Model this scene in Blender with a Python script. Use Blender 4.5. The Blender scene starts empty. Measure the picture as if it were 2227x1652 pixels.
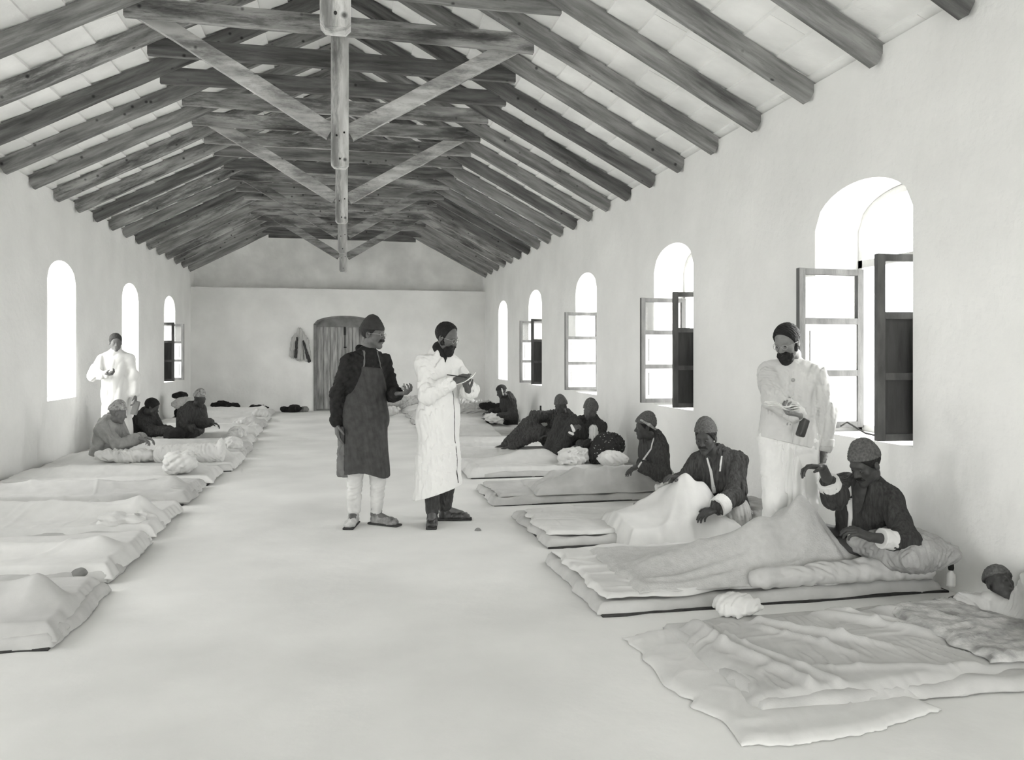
import bpy, bmesh, math, random
import numpy as np
from mathutils import Vector, Matrix

# ------------------------------------------------------------------ camera, light, exposure
sc = bpy.context.scene
C = bpy.context.scene.collection
FPX, PX, PY, CAMH = 1750.0, 1135.0, 769.0, 1.45
TH = math.atan(383.0 / FPX)
cd = bpy.data.cameras.new('camera'); cam = bpy.data.objects.new('camera', cd); C.objects.link(cam)
cd.sensor_width = 36.0; cd.lens = 36.0 * FPX / 2227.0
cd.shift_x = -(PX - 1113.5) / 2227.0; cd.shift_y = -(826.0 - PY) / 2227.0
cd.clip_start = 0.05; cd.clip_end = 200
cam.location = (0, 0, CAMH); cam.rotation_euler = (math.pi / 2, 0, -TH)
sc.camera = cam
sc.view_settings.view_transform = 'Standard'; sc.view_settings.look = 'None'
sc.view_settings.gamma = 1.0; sc.view_settings.use_curve_mapping = False
sc.view_settings.exposure = 0.46
sc.cycles.diffuse_bounces = 7; sc.cycles.max_bounces = 9
w = bpy.data.worlds.new('daylight'); sc.world = w; w.use_nodes = True
bg = w.node_tree.nodes['Background']; bg.inputs[0].default_value = (1.0, 1.0, 0.975, 1); bg.inputs[1].default_value = 9.0

def portal(loc, rot, sx, sy):
    l = bpy.data.lights.new('daylight_portal', 'AREA'); l.shape = 'RECTANGLE'; l.size = sx; l.size_y = sy
    l.cycles.is_portal = True
    o = bpy.data.objects.new('daylight_portal', l); C.objects.link(o); o.location = loc; o.rotation_euler = rot
XR, XL, YB, YF = 3.62, -3.73, 21.1, -3.6       # inner faces of the hall; the camera end has an added wall and doorway
WT = 0.45
WIN_R = [4.59, 7.99, 11.37, 14.78, 18.08]
WIN_L = [4.55, 7.95, 11.35, 14.87, 18.13]
WW, SILL, SPR, APX = 1.12, 0.84, 2.42, 2.70
for y in WIN_R: portal((XR + WT + .03, y + WW / 2, 1.77), (0, math.pi / 2, 0), 1.9, WW + .04)
for y in WIN_L: portal((XL - WT - .03, y + WW / 2, 1.77), (0, -math.pi / 2, 0), 1.9, WW + .04)
portal((-.05, YF - .25, 1.3), (math.pi / 2, 0, 0), 3.6, 2.6)

# ------------------------------------------------------------------ helpers
def col(v): return (v, v, v * 0.985, 1)
def mat(name, v, rough=.85, var=.12, scale=6, bump=.0, bscale=40, stretch=(1, 1, 1), dist=.02, spec=.2, v2=None, detail=6, rot=0, knots=0):
    m = bpy.data.materials.new(name); m.use_nodes = True; nt = m.node_tree; N = nt.nodes; L = nt.links
    p = N['Principled BSDF']; p.inputs['Roughness'].default_value = rough
    p.inputs['Specular IOR Level'].default_value = spec
    tc = N.new('ShaderNodeTexCoord'); mp = N.new('ShaderNodeMapping'); mp.inputs['Scale'].default_value = stretch
    if rot:
        vr = N.new('ShaderNodeVectorRotate'); vr.rotation_type = 'Y_AXIS'; vr.inputs['Angle'].default_value = rot
        L.new(tc.outputs['Object'], vr.inputs['Vector']); L.new(vr.outputs[0], mp.inputs['Vector'])
    else: L.new(tc.outputs['Object'], mp.inputs['Vector'])
    nz = N.new('ShaderNodeTexNoise'); nz.inputs['Scale'].default_value = scale; nz.inputs['Detail'].default_value = detail
    L.new(mp.outputs[0], nz.inputs['Vector'])
    r = N.new('ShaderNodeValToRGB'); L.new(nz.outputs['Fac'], r.inputs[0])
    r.color_ramp.elements[0].position = .3; r.color_ramp.elements[1].position = .7
    r.color_ramp.elements[0].color = col(v * (1 - var) if v2 is None else v2); r.color_ramp.elements[1].color = col(min(.95, v * (1 + var * .5)))
    L.new(r.outputs[0], p.inputs['Base Color'])
    if knots:                                   # knots, drying cracks and blotchy stains of the timber itself
        vo = N.new('ShaderNodeTexVoronoi'); vo.inputs['Scale'].default_value = 5.5; L.new(tc.outputs['Object'], vo.inputs['Vector'])
        k1 = N.new('ShaderNodeValToRGB'); k1.color_ramp.elements[0].position = .05; k1.color_ramp.elements[1].position = .13; k1.color_ramp.elements[0].color = (.25, .25, .25, 1); k1.color_ramp.elements[1].color = (1, 1, 1, 1)
        L.new(vo.outputs['Distance'], k1.inputs[0])
        st = N.new('ShaderNodeTexNoise'); st.inputs['Scale'].default_value = 2.3; st.inputs['Detail'].default_value = 9; st.inputs['Roughness'].default_value = .75; L.new(mp.outputs[0], st.inputs['Vector'])
        k2 = N.new('ShaderNodeValToRGB'); k2.color_ramp.elements[0].position = .42; k2.color_ramp.elements[1].position = .54; k2.color_ramp.elements[0].color = (1 - knots, 1 - knots, 1 - knots, 1); k2.color_ramp.elements[1].color = (1, 1, 1, 1)
        L.new(st.outputs['Fac'], k2.inputs[0])
        m1 = N.new('ShaderNodeMixRGB'); m1.blend_type = 'MULTIPLY'; m1.inputs[0].default_value = 1; m2 = N.new('ShaderNodeMixRGB'); m2.blend_type = 'MULTIPLY'; m2.inputs[0].default_value = 1
        L.new(r.outputs[0], m1.inputs[1]); L.new(k1.outputs[0], m1.inputs[2]); L.new(m1.outputs[0], m2.inputs[1]); L.new(k2.outputs[0], m2.inputs[2]); L.new(m2.outputs[0], p.inputs['Base Color'])
    if bump:
        n2 = N.new('ShaderNodeTexNoise'); n2.inputs['Scale'].default_value = bscale; n2.inputs['Detail'].default_value = 4
        L.new(mp.outputs[0], n2.inputs['Vector'])
        b = N.new('ShaderNodeBump'); b.inputs['Strength'].default_value = bump; b.inputs['Distance'].default_value = dist
        L.new(n2.outputs['Fac'], b.inputs['Height']); L.new(b.outputs[0], p.inputs['Normal'])
    return m

def link(name, me, m=None, parent=None, smooth=False):
    o = bpy.data.objects.new(name, me); C.objects.link(o)
    if m is not None: me.materials.append(m)
    if smooth: me.polygons.foreach_set('use_smooth', [True] * len(me.polygons))
    if parent is not None:
        o.parent = parent
        me.transform(Matrix.Translation(-Vector(parent.location)))   # parents are never rotated
    me.update()
    return o
def tag(o, label, cat, group=None, kind=None):
    o['label'] = label; o['category'] = cat
    if group: o['group'] = group
    if kind: o['kind'] = kind
    return o
def thing(name, label, cat, loc, group=None):
    o = bpy.data.objects.new(name, None); C.objects.link(o); o.location = loc; o.empty_display_size = .1
    return tag(o, label, cat, group)
def struct(o): o['kind'] = 'structure'; return o
ORD = ['first', 'second', 'third', 'fourth', 'fifth', 'sixth', 'seventh', 'eighth', 'ninth', 'tenth', 'eleventh', 'twelfth',
       'thirteenth', 'fourteenth', 'fifteenth', 'sixteenth', 'seventeenth', 'eighteenth', 'nineteenth', 'twentieth', 'twenty-first',
       'twenty-second', 'twenty-third', 'twenty-fourth', 'twenty-fifth', 'twenty-sixth', 'twenty-seventh', 'twenty-eighth']

class MB:
    def __init__(s): s.v = []; s.f = []; s.mi = []
    def add(s, vs, fs, mi=0):
        n = len(s.v); s.v += [tuple(map(float, v)) for v in vs]
        s.f += [tuple(n + i for i in f) for f in fs]; s.mi += [mi] * len(fs)
    def box(s, a, b, mi=0):
        x0, y0, z0 = a; x1, y1, z1 = b
        s.add([(x0, y0, z0), (x1, y0, z0), (x1, y1, z0), (x0, y1, z0), (x0, y0, z1), (x1, y0, z1), (x1, y1, z1), (x0, y1, z1)],
              [(0, 3, 2, 1), (4, 5, 6, 7), (0, 1, 5, 4), (1, 2, 6, 5), (2, 3, 7, 6), (3, 0, 4, 7)], mi)
    def prism(s, poly, axis, a, b, mi=0):            # poly in the two other axes, extruded along axis a..b
        n = len(poly)
        def P(p, t):
            if axis == 'x': return (t, p[0], p[1])
            if axis == 'y': return (p[0], t, p[1])
            return (p[0], p[1], t)
        vs = [P(p, a) for p in poly] + [P(p, b) for p in poly]
        fs = [tuple(range(n)), tuple(range(2 * n - 1, n - 1, -1))] + [(i, n + i, n + (i + 1) % n, (i + 1) % n) for i in range(n)]
        s.add(vs, fs, mi)
    def bar(s, p, q, wdt, dep, up=(0, 0, 1), mi=0, seg=1, wob=0, rnd=None):   # rectangular bar, optionally a little crooked
        p = Vector(p); q = Vector(q); d = (q - p).normalized(); u = Vector(up); u = (u - d * u.dot(d)).normalized(); sd = d.cross(u)
        vs = []; fs = []
        for i in range(seg + 1):
            c = p.lerp(q, i / seg); ww = wdt; dd = dep
            if rnd and 0 < i < seg:
                c = c + sd * rnd.uniform(-wob, wob) + u * rnd.uniform(-wob, wob)
            if rnd: ww *= rnd.uniform(.94, 1.06); dd *= rnd.uniform(.95, 1.05)
            for a, b in ((-1, -1), (1, -1), (1, 1), (-1, 1)): vs.append(c + sd * a * ww / 2 + u * b * dd / 2)
        for i in range(seg):
            k = 4 * i
            for j in range(4): fs.append((k + j, k + (j + 1) % 4, k + 4 + (j + 1) % 4, k + 4 + j))
        fs.append((0, 3, 2, 1)); k = 4 * seg; fs.append((k, k + 1, k + 2, k + 3))
        s.add(vs, fs, mi)
    def tube(s, pts, r, n=8, mi=0, closed=False):
        pts = [Vector(p) for p in pts]; m = len(pts); vs = []; fs = []
        rr = r if isinstance(r, (list, tuple)) else [r] * m
        up = Vector((0, 0, 1)); pu = None
        for i, p in enumerate(pts):
            a = pts[(i - 1) % m] if (closed or i > 0) else p; b = pts[(i + 1) % m] if (closed or i < m - 1) else p
            d = (b - a).normalized()
            u = up if pu is None else pu
            if abs(d.dot(u)) > .97: u = Vector((1, .1, 0))
            u = (u - d * u.dot(d)).normalized(); pu = u; sd = d.cross(u)
            for k in range(n):
                t = 2 * math.pi * k / n; vs.append(p + (u * math.cos(t) + sd * math.sin(t)) * rr[i])
        for i in range(m if closed else m - 1):
            for k in range(n):
                fs.append((i * n + k, i * n + (k + 1) % n, ((i + 1) % m) * n + (k + 1) % n, ((i + 1) % m) * n + k))
        if not closed: fs.append(tuple(range(n))[::-1]); fs.append(tuple((m - 1) * n + k for k in range(n)))
        s.add(vs, fs, mi)
    def lathe(s, c, prof, n=20, mi=0):
        vs = []; fs = []
        for r, z in prof:
            for k in range(n):
                t = 2 * math.pi * k / n; vs.append((c[0] + r * math.cos(t), c[1] + r * math.sin(t), c[2] + z))
        for i in range(len(prof) - 1):
            for k in range(n): fs.append((i * n + k, i * n + (k + 1) % n, (i + 1) * n + (k + 1) % n, (i + 1) * n + k))
        fs.append(tuple(range(n))[::-1]); fs.append(tuple((len(prof) - 1) * n + k for k in range(n)))
        s.add(vs, fs, mi)
    def build(s, name, m, parent=None, smooth=False, bevel=0):
        me = bpy.data.meshes.new(name); me.from_pydata(s.v, [], s.f)
        bm = bmesh.new(); bm.from_mesh(me); bmesh.ops.recalc_face_normals(bm, faces=bm.faces)
        bm.faces.ensure_lookup_table()
        for f, i in zip(bm.faces, s.mi): f.material_index = i
        if bevel: bmesh.ops.bevel(bm, geom=[e for e in bm.edges], offset=bevel, segments=2, affect='EDGES', profile=.6)
        bm.to_mesh(me); bm.free()
        ms = m if isinstance(m, (list, tuple)) else [m]
        o = link(name, me, ms[0], parent, smooth)
        for x in ms[1:]: me.materials.append(x)
        return o

# ------------------------------------------------------------------ solid modelling by distance fields (bodies, clothes, cushions)
V3 = lambda *a: np.array(a, dtype=np.float64)
def nrm(v): v = np.asarray(v, float); return v / (np.linalg.norm(v) + 1e-12)
class Sdf:
    def __init__(s): s.ops = []
    def cap(s, a, b, ra, rb=None, k=.02, sq=None, op='u'):
        rb = ra if rb is None else rb; a = np.asarray(a, float); b = np.asarray(b, float); m = max(ra, rb)
        s.ops.append((op, 'cap', (a, b, ra, rb, sq), np.minimum(a, b) - m, np.maximum(a, b) + m, k)); return s
    def ell(s, c, r, R=None, k=.02, op='u'):
        R = np.eye(3) if R is None else R; c = np.asarray(c, float); r = np.asarray(r, float)
        e = np.sqrt(((R * r) ** 2).sum(1)); s.ops.append((op, 'ell', (c, r, R), c - e, c + e, k)); return s
    def rbox(s, c, hf, rd, R=None, k=.02, op='u'):
        R = np.eye(3) if R is None else R; c = np.asarray(c, float); hf = np.asarray(hf, float)
        e = np.abs(R) @ hf; s.ops.append((op, 'rbox', (c, hf, rd, R), c - e, c + e, k)); return s
    def plane(s, n, p):                # keeps the side where (x-p).n < 0
        s.ops.append(('p', 'plane', (nrm(n), np.asarray(p, float)), None, None, 0)); return s
    def fn(s, f): s.ops.append(('f', 'fn', f, None, None, 0)); return s
    def noise(s, amp, scale, seed=0, stretch=(1, 1, 1), ridge=False):
        s.ops.append(('n', 'noise', (amp, scale, seed, stretch, ridge), None, None, 0)); return s
    def extend(s, o): s.ops += o.ops; return s
    def evalmesh(s, h):
        lo = np.min([o[3] for o in s.ops if o[0] == 'u'], axis=0) - 3 * h - .012
        hi = np.max([o[4] for o in s.ops if o[0] == 'u'], axis=0) + 3 * h + .012
        n = np.ceil((hi - lo) / h).astype(int) + 1
        ax = [(lo[i] + h * np.arange(n[i])).astype(np.float32) for i in range(3)]
        F = np.full(n, .3, np.float32)
        for op, kind, dat, a, b, k in s.ops:
            if op in 'us':
                mg = k + 2.5 * h + .012
                i0 = np.clip(np.floor((a - mg - lo) / h).astype(int), 0, n); i1 = np.clip(np.ceil((b + mg - lo) / h).astype(int) + 1, 0, n)
                if (i1 <= i0).any(): continue
                sl = tuple(slice(i0[j], i1[j]) for j in range(3))
                X = ax[0][sl[0]][:, None, None]; Y = ax[1][sl[1]][None, :, None]; Z = ax[2][sl[2]][None, None, :]
                if kind == 'cap':
                    A, B, ra, rb, sq = dat; ab = B - A; L2 = max(float(ab @ ab), 1e-9)
                    x = X - A[0]; y = Y - A[1]; z = Z - A[2]
                    t = np.clip((x * ab[0] + y * ab[1] + z * ab[2]) / L2, 0, 1)
                    x = x - t * ab[0]; y = y - t * ab[1]; z = z - t * ab[2]
                    q = x * x + y * y + z * z
                    if sq is not None:
                        nv, f = sq; qn = x * nv[0] + y * nv[1] + z * nv[2]; q = q + qn * qn * (1 / f ** 2 - 1)
                        d = (np.sqrt(q) - (ra + (rb - ra) * t)) * (.5 + .5 * f)
                    else: d = np.sqrt(q) - (ra + (rb - ra) * t)
                elif kind == 'ell':
                    c, r, R = dat; x = X - c[0]; y = Y - c[1]; z = Z - c[2]
                    q = [(x * R[0, j] + y * R[1, j] + z * R[2, j]) / r[j] for j in range(3)]
                    k0 = np.sqrt(q[0] ** 2 + q[1] ** 2 + q[2] ** 2); k1 = np.sqrt((q[0] / r[0]) ** 2 + (q[1] / r[1]) ** 2 + (q[2] / r[2]) ** 2) + 1e-6
                    d = k0 * (k0 - 1) / k1
                else:
                    c, hf, rd, R = dat; x = X - c[0]; y = Y - c[1]; z = Z - c[2]
                    q = [np.abs(x * R[0, j] + y * R[1, j] + z * R[2, j]) - (hf[j] - rd) for j in range(3)]
                    d = np.sqrt(sum(np.maximum(e, 0) ** 2 for e in q)) + np.minimum(np.maximum(q[0], np.maximum(q[1], q[2])), 0) - rd
                f = F[sl]
                if op == 'u':
                    hh = np.clip(.5 + .5 * (f - d) / k, 0, 1); F[sl] = f + (d - f) * hh - k * hh * (1 - hh)
                else:
                    e = -d; hh = np.clip(.5 - .5 * (f - e) / k, 0, 1); F[sl] = f + (e - f) * hh + k * hh * (1 - hh)
            else:
                X = ax[0][:, None, None]; Y = ax[1][None, :, None]; Z = ax[2][None, None, :]
                if op == 'p':
                    nv, p = dat; F = np.maximum(F, (X - p[0]) * nv[0] + (Y - p[1]) * nv[1] + (Z - p[2]) * nv[2]).astype(np.float32)
                elif op == 'f': F = np.maximum(F, dat(X, Y, Z)).astype(np.float32)
                else:
                    amp, scl, seed, st, ridge = dat; I = np.nonzero(np.abs(F) < amp + 2 * h)
                    P = np.stack([ax[0][I[0]] * st[0], ax[1][I[1]] * st[1], ax[2][I[2]] * st[2]], 1) / scl
                    F[I] += amp * wav(P, seed, ridge)
        S = F < 0
        c = [S[i:n[0] - 1 + i, j:n[1] - 1 + j, l:n[2] - 1 + l] for i in (0, 1) for j in (0, 1) for l in (0, 1)]
        al = c[0].copy(); an = c[0].copy()
        for q in c[1:]: al &= q; an |= q
        act = an & ~al; I = np.array(np.nonzero(act)).T
        idx = np.full(act.shape, -1, np.int32); idx[tuple(I.T)] = np.arange(len(I))
        offs = np.array([(i, j, l) for i in (0, 1) for j in (0, 1) for l in (0, 1)])
        vals = np.stack([F[I[:, 0] + o[0], I[:, 1] + o[1], I[:, 2] + o[2]] for o in offs], 1)
        acc = np.zeros((len(I), 3)); cnt = np.zeros(len(I))
        for a in range(8):
            for b in range(a + 1, 8):
                if np.abs(offs[a] - offs[b]).sum() != 1: continue
                va, vb = vals[:, a], vals[:, b]; mk = (va < 0) != (vb < 0); t = np.where(mk, va / np.where(mk, va - vb, 1), 0)
                acc += (offs[a] + t[:, None] * (offs[b] - offs[a])) * mk[:, None]; cnt += mk
        V = lo + h * (I + acc / cnt[:, None])
        Q = []
        for axn in range(3):
            u, v_ = [(1, 2), (2, 0), (0, 1)][axn]
            s0 = [slice(None)] * 3; s1 = [slice(None)] * 3; s0[axn] = slice(0, -1); s1[axn] = slice(1, None)
            a = S[tuple(s0)]; b = S[tuple(s1)]; ch = a != b
            J = np.array(np.nonzero(ch)).T
            ok = (J[:, u] > 0) & (J[:, v_] > 0) & (J[:, u] < n[u] - 1) & (J[:, v_] < n[v_] - 1); J = J[ok]
            e1 = np.zeros(3, int); e1[u] = 1; e2 = np.zeros(3, int); e2[v_] = 1
            q = np.stack([idx[tuple((J - d).T)] for d in (e1 + e2, e2, e1 * 0, e1)], 1)
            fl = a[tuple(J.T)]; q[~fl] = q[~fl][:, ::-1]; Q.append(q)
        return V, np.concatenate(Q)
def wav(P, seed, ridge=False):
    r = np.random.RandomState(seed); out = 0
    wp = np.stack([np.sin(P @ r.normal(0, .9, 3) + r.uniform(0, 6)) for _ in range(3)], 1) * .9
    P = P + wp
    for i in range(7):
        q = np.sin(P @ r.normal(0, 3.2, 3) + r.uniform(0, 6.28))
        out = out + (1 - 2 * np.abs(q) if ridge else q)
    return (out / 3.2).astype(np.float32)
def mesh_np(name, V, Q, m, parent=None, smooth=True):
    me = bpy.data.meshes.new(name); me.vertices.add(len(V)); me.vertices.foreach_set('co', np.asarray(V, np.float32).ravel())
    k = Q.shape[1]; me.loops.add(Q.size); me.loops.foreach_set('vertex_index', Q.ravel().astype(np.int32))
    me.polygons.add(len(Q)); me.polygons.foreach_set('loop_start', np.arange(0, Q.size, k, dtype=np.int32))
    me.update(calc_edges=True); me.validate()
    return link(name, me, m, parent, smooth)
def solid(name, S, h, m, parent=None, smooth=True):
    V, Q = S.evalmesh(h); return mesh_np(name, V, Q, m, parent, smooth)

# ------------------------------------------------------------------ materials
M = {}
M['plaster'] = mat('plaster', .86, .95, .07, 1.3, .25, 14, dist=.03)
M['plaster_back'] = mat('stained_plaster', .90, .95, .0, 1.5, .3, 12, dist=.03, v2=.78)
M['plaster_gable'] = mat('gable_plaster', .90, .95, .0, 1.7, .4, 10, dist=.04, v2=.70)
M['floor'] = mat('floor_cement', .74, .8, .12, 1.1, .18, 9, dist=.02)
M['tile'] = mat('roof_tile', .90, .95, .12, 2.5, .2, 20)
M['limed_haze'] = mat('limewash_haze_strut', .62, .85, .3, 4, .3, 30, stretch=(.5, 3, 2), dist=.01, v2=.36, knots=.5)  # limewash remains, made paler to paint in haze on the nearer trusses
M['limed_haze_post'] = mat('limewash_haze_post', .66, .85, .3, 4, .3, 30, stretch=(3, 3, .5), dist=.01, v2=.38, knots=.5)
for sfx, rt in (('', 0), ('_r', -.487), ('_l', .487)):
    M['wood' + sfx] = mat('timber' + sfx, .30, .8, .45, 5, .3, 30, stretch=(.35, 3, 3), dist=.01, v2=.15, rot=rt, knots=.35)
    M['wood_b' + sfx] = mat('weathered_timber' + sfx, .40, .8, .45, 3.4, .3, 30, stretch=(.5, 3, 3), dist=.01, v2=.14, rot=rt, knots=.6)
    M['wood_c' + sfx] = mat('dark_timber' + sfx, .18, .8, .45, 6, .3, 30, stretch=(.35, 3, 3), dist=.01, v2=.08, rot=rt, knots=.3)
M['wood_y'] = mat('post_wood', .46, .8, .45, 5, .3, 30, stretch=(3, 3, .5), dist=.01, v2=.24)
M['sash'] = mat('sash_wood', .12, .7, .35, 6, .15, 40, stretch=(2, 2, .6))
M['panel_dark'] = mat('shutter_board', .065, .75, .3, 6, .15, 40, stretch=(3, 3, .4))
M['panel_pale'] = mat('painted_board', .80, .7, .05, 4)
M['frame_pale'] = mat('pale_painted_frame', .62, .7, .1, 6, .1)
M['door'] = mat('door_planks', .42, .75, .4, 3, .2, 30, stretch=(5, 5, .6), v2=.16)
M['casing'] = mat('door_casing', .22, .8, .3, 5, .1)
M['iron'] = mat('iron', .03, .5, .3, 10)
M['sheet'] = mat('white_cotton', .62, .95, .06, 9, .12, 160, dist=.004)
M['sheet2'] = mat('grey_white_cotton', .50, .95, .12, 6, .12, 140, dist=.004)
M['wool'] = mat('woolly_blanket', .50, 1, .10, 22, .5, 90, dist=.008)
M['pallet'] = mat('pallet_ticking', .50, .95, .16, 5, .2, 90, dist=.005)
M['mat'] = mat('shade_mat', .05, .9, .3, 20, .2, 60)  # near-black colour of the shadow gap beneath the pallets
M['pillow_grey'] = mat('grey_pillow_cloth', .36, .95, .2, 7, .2, 90, stretch=(1, 4, 1))
M['skin_dark'] = mat('dark_skin', .055, .55, .25, 30, .12, 120, dist=.002, spec=.35)
M['skin_mid'] = mat('brown_skin', .10, .55, .2, 30, .1, 120, dist=.002, spec=.35)
M['skin_face'] = mat('doctor_skin', .11, .55, .2, 30, .1, 120, dist=.002, spec=.35)
M['skin_pale'] = mat('pale_skin', .20, .55, .2, 30, .1, 120, dist=.002, spec=.35)
M['skin_flare'] = mat('flare_pale_skin', .16, .6, .15, 30, .1, 120, dist=.002)  # skin paled to paint in the bright flare over the left figures
M['hair'] = mat('black_hair', .018, .6, .4, 40, .5, 180, dist=.004)
M['jacket_black'] = mat('black_wool_coat', .022, .95, .4, 25, .35, 90, dist=.005)
M['apron'] = mat('dark_apron', .060, .9, .25, 18, .3, 70, dist=.004)
M['apron_pale'] = mat('faded_apron', .16, .9, .3, 12, .3, 60, dist=.005)
M['trouser_white'] = mat('white_trousers', .58, .95, .15, 10, .25, 50, dist=.005)
M['coat_white'] = mat('white_coat_cotton', .74, .95, .03, 8, .15, 60, dist=.004)
M['coat_pale'] = mat('pale_coat_cotton', .57, .95, .05, 8, .15, 60, dist=.004)
M['boots'] = mat('dark_leather', .035, .45, .4, 14, .15, 50, spec=.5)
M['shoe_tan'] = mat('worn_shoe_leather', .26, .7, .55, 16, .3, 50, v2=.07)
M['shoe_white'] = mat('pale_shoe_leather', .55, .7, .4, 10, .3, 50, v2=.2)
M['cap_dark'] = mat('dark_felt', .045, .95, .2, 30, .3, 120)
M['cap_knit'] = mat('knitted_cap', .11, .95, .5, 70, .5, 130, dist=.003, v2=.065)
M['cap_pale'] = mat('pale_knitted_cap', .40, .95, .4, 30, .5, 110, v2=.14)
M['patient'] = mat('grey_striped_cotton', .085, .95, .0, 26, .35, 60, stretch=(3.2, 3.2, .35), dist=.006, v2=.036)
M['patient_dark'] = mat('dark_striped_cotton', .058, .95, .0, 26, .35, 60, stretch=(3.2, 3.2, .35), dist=.006, v2=.026)
M['patient_flare'] = mat('flare_pale_cotton', .28, .95, .2, 12, .3, 60)  # grey cloth lightened so its colour carries the flare at the left
M['undershirt'] = mat('undershirt', .07, .95, .2, 20, .2, 60)
M['eye'] = mat('eye_white', .28, .3, .05); M['iris'] = mat('iris', .01, .2, .05)
M['wire'] = mat('spectacle_wire', .30, .3, .1, spec=.8)
M['black_cloth'] = mat('black_cloth', .022, .95, .3, 14, .3, 60)
M['paper'] = mat('paper', .85, .8, .04)
M['leafy'] = mat('foliage', .12, .8, .6, 12, v2=.03)
def spotted():
    m = mat('spotted_cloth', .035, .95, .3, 10); nt = m.node_tree; N = nt.nodes; L = nt.links
    v = N.new('ShaderNodeTexVoronoi'); v.inputs['Scale'].default_value = 26; tc = N.new('ShaderNodeTexCoord'); L.new(tc.outputs['Object'], v.inputs['Vector'])
    r = N.new('ShaderNodeValToRGB'); r.color_ramp.interpolation = 'CONSTANT'; r.color_ramp.elements[0].color = col(.35); r.color_ramp.elements[1].position = .17; r.color_ramp.elements[1].color = col(.03)
    L.new(v.outputs['Distance'], r.inputs[0]); L.new(r.outputs[0], N['Principled BSDF'].inputs['Base Color']); return m
M['spotted'] = spotted()
def glass():
    m = bpy.data.materials.new('window_glass'); m.use_nodes = True; N = m.node_tree.nodes; L = m.node_tree.links
    N.remove(N['Principled BSDF']); t = N.new('ShaderNodeBsdfTransparent'); g = N.new('ShaderNodeBsdfGlossy'); g.inputs['Roughness'].default_value = .05
    mx = N.new('ShaderNodeMixShader'); mx.inputs[0].default_value = .06; L.new(t.outputs[0], mx.inputs[1]); L.new(g.outputs[0], mx.inputs[2])
    L.new(mx.outputs[0], N['Material Output'].inputs[0]); return m
M['glass'] = glass()

# ------------------------------------------------------------------ the hall
b = MB(); b.box((XL - WT, YF, -.2), (XR + WT, YB + .8, 0)); struct(b.build('floor', M['floor']))
b = MB(); b.box((-60, -40, -.6), (60, 60, -.45)); struct(b.build('ground', mat('sunlit_ground', .7, 1, .1)))
EAVE, SLP, XC = 3.42, .53, -.055
RD = .160                                            # rafter depth
def roofz(x): return EAVE + SLP * ((XR - XC) - abs(x - XC))      # rafter underside
def wall_side(name, x0, x1, wins):
    b = MB(); ytop = lambda x: roofz(x) + RD * 1.13 + .012
    xin, xout = (x0, x1) if abs(x0) < abs(x1) else (x1, x0)
    zt = roofz(xin) + RD * 1.13 - .02; zo = roofz(xout) + RD * 1.13 - .02
    def piece(y0, y1, z0, z1a=None, z0b=None):
        a0 = z0; b0 = z0 if z0b is None else z0b
        if z1a is None:
            vs = [(xin, y0, a0), (xin, y1, b0), (xin, y1, zt), (xin, y0, zt), (xout, y0, a0), (xout, y1, b0), (xout, y1, zo), (xout, y0, zo)]
        else:
            vs = [(xin, y0, a0), (xin, y1, b0), (xin, y1, z1a), (xin, y0, z1a), (xout, y0, a0), (xout, y1, b0), (xout, y1, z1a), (xout, y0, z1a)]
        b.add(vs, [(0, 1, 2, 3), (7, 6, 5, 4), (0, 4, 5, 1), (1, 5, 6, 2), (2, 6, 7, 3), (3, 7, 4, 0)])
    y = YF
    for wy in wins:
        piece(y, wy, 0); piece(wy, wy + WW, 0, SILL)
        n = 16
        for i in range(n):
            t0 = -1 + 2 * i / n; t1 = -1 + 2 * (i + 1) / n
            f = lambda t: SPR + (APX - SPR) * math.sqrt(max(0, 1 - abs(t) ** 2.0))
            piece(wy + WW * (t0 + 1) / 2, wy + WW * (t1 + 1) / 2, f(t0), None, f(t1))
        y = wy + WW
    piece(y, YB + .8, 0)
    o = b.build(name, M['plaster']); return struct(o)
wall_side('wall_right', XR, XR + WT, WIN_R); wall_side('wall_left', XL, XL - WT, WIN_L)
# back wall: thick lower wall with an arched doorway, gable set back above a ledge
b = MB(); DX0, DX1, DSP, DAP, LEDGE = -.80, .76, 2.20, 2.42, 3.10
b.box((XL - WT, YB, 0), (DX0, YB + .4, LEDGE)); b.box((DX1, YB, 0), (XR + WT, YB + .4, LEDGE))
n = 14
for i in range(n):
    t0 = -1 + 2 * i / n; t1 = -1 + 2 * (i + 1) / n; f = lambda t: DSP + (DAP - DSP) * math.sqrt(max(0, 1 - t * t) )
    xa, xb = DX0 + (DX1 - DX0) * (t0 + 1) / 2, DX0 + (DX1 - DX0) * (t1 + 1) / 2
    b.prism([(xa, f(t0)), (xb, f(t1)), (xb, LEDGE), (xa, LEDGE)], 'y', YB, YB + .4)
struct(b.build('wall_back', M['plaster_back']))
b = MB(); zz = lambda x: roofz(x) + RD * 1.13
b.prism([(XL - WT, LEDGE - .3), (XR + WT, LEDGE - .3), (XR + WT, zz(XR + WT)), (XC, zz(XC)), (XL - WT, zz(XL - WT))], 'y', YB + .4, YB + .8)
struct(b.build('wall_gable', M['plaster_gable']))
# unseen end wall added behind the camera, its doorway sized for frontal light
b = MB(); b.prism([(XL - WT, 0), (-1.85, 0), (-1.85, 2.6), (1.75, 2.6), (1.75, 0), (XR + WT, 0), (XR + WT, zz(XR + WT)), (XC, zz(XC)), (XL - WT, zz(XL - WT))], 'y', YF - .2, YF)
struct(b.build('wall_front_added', M['plaster']))
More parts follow.
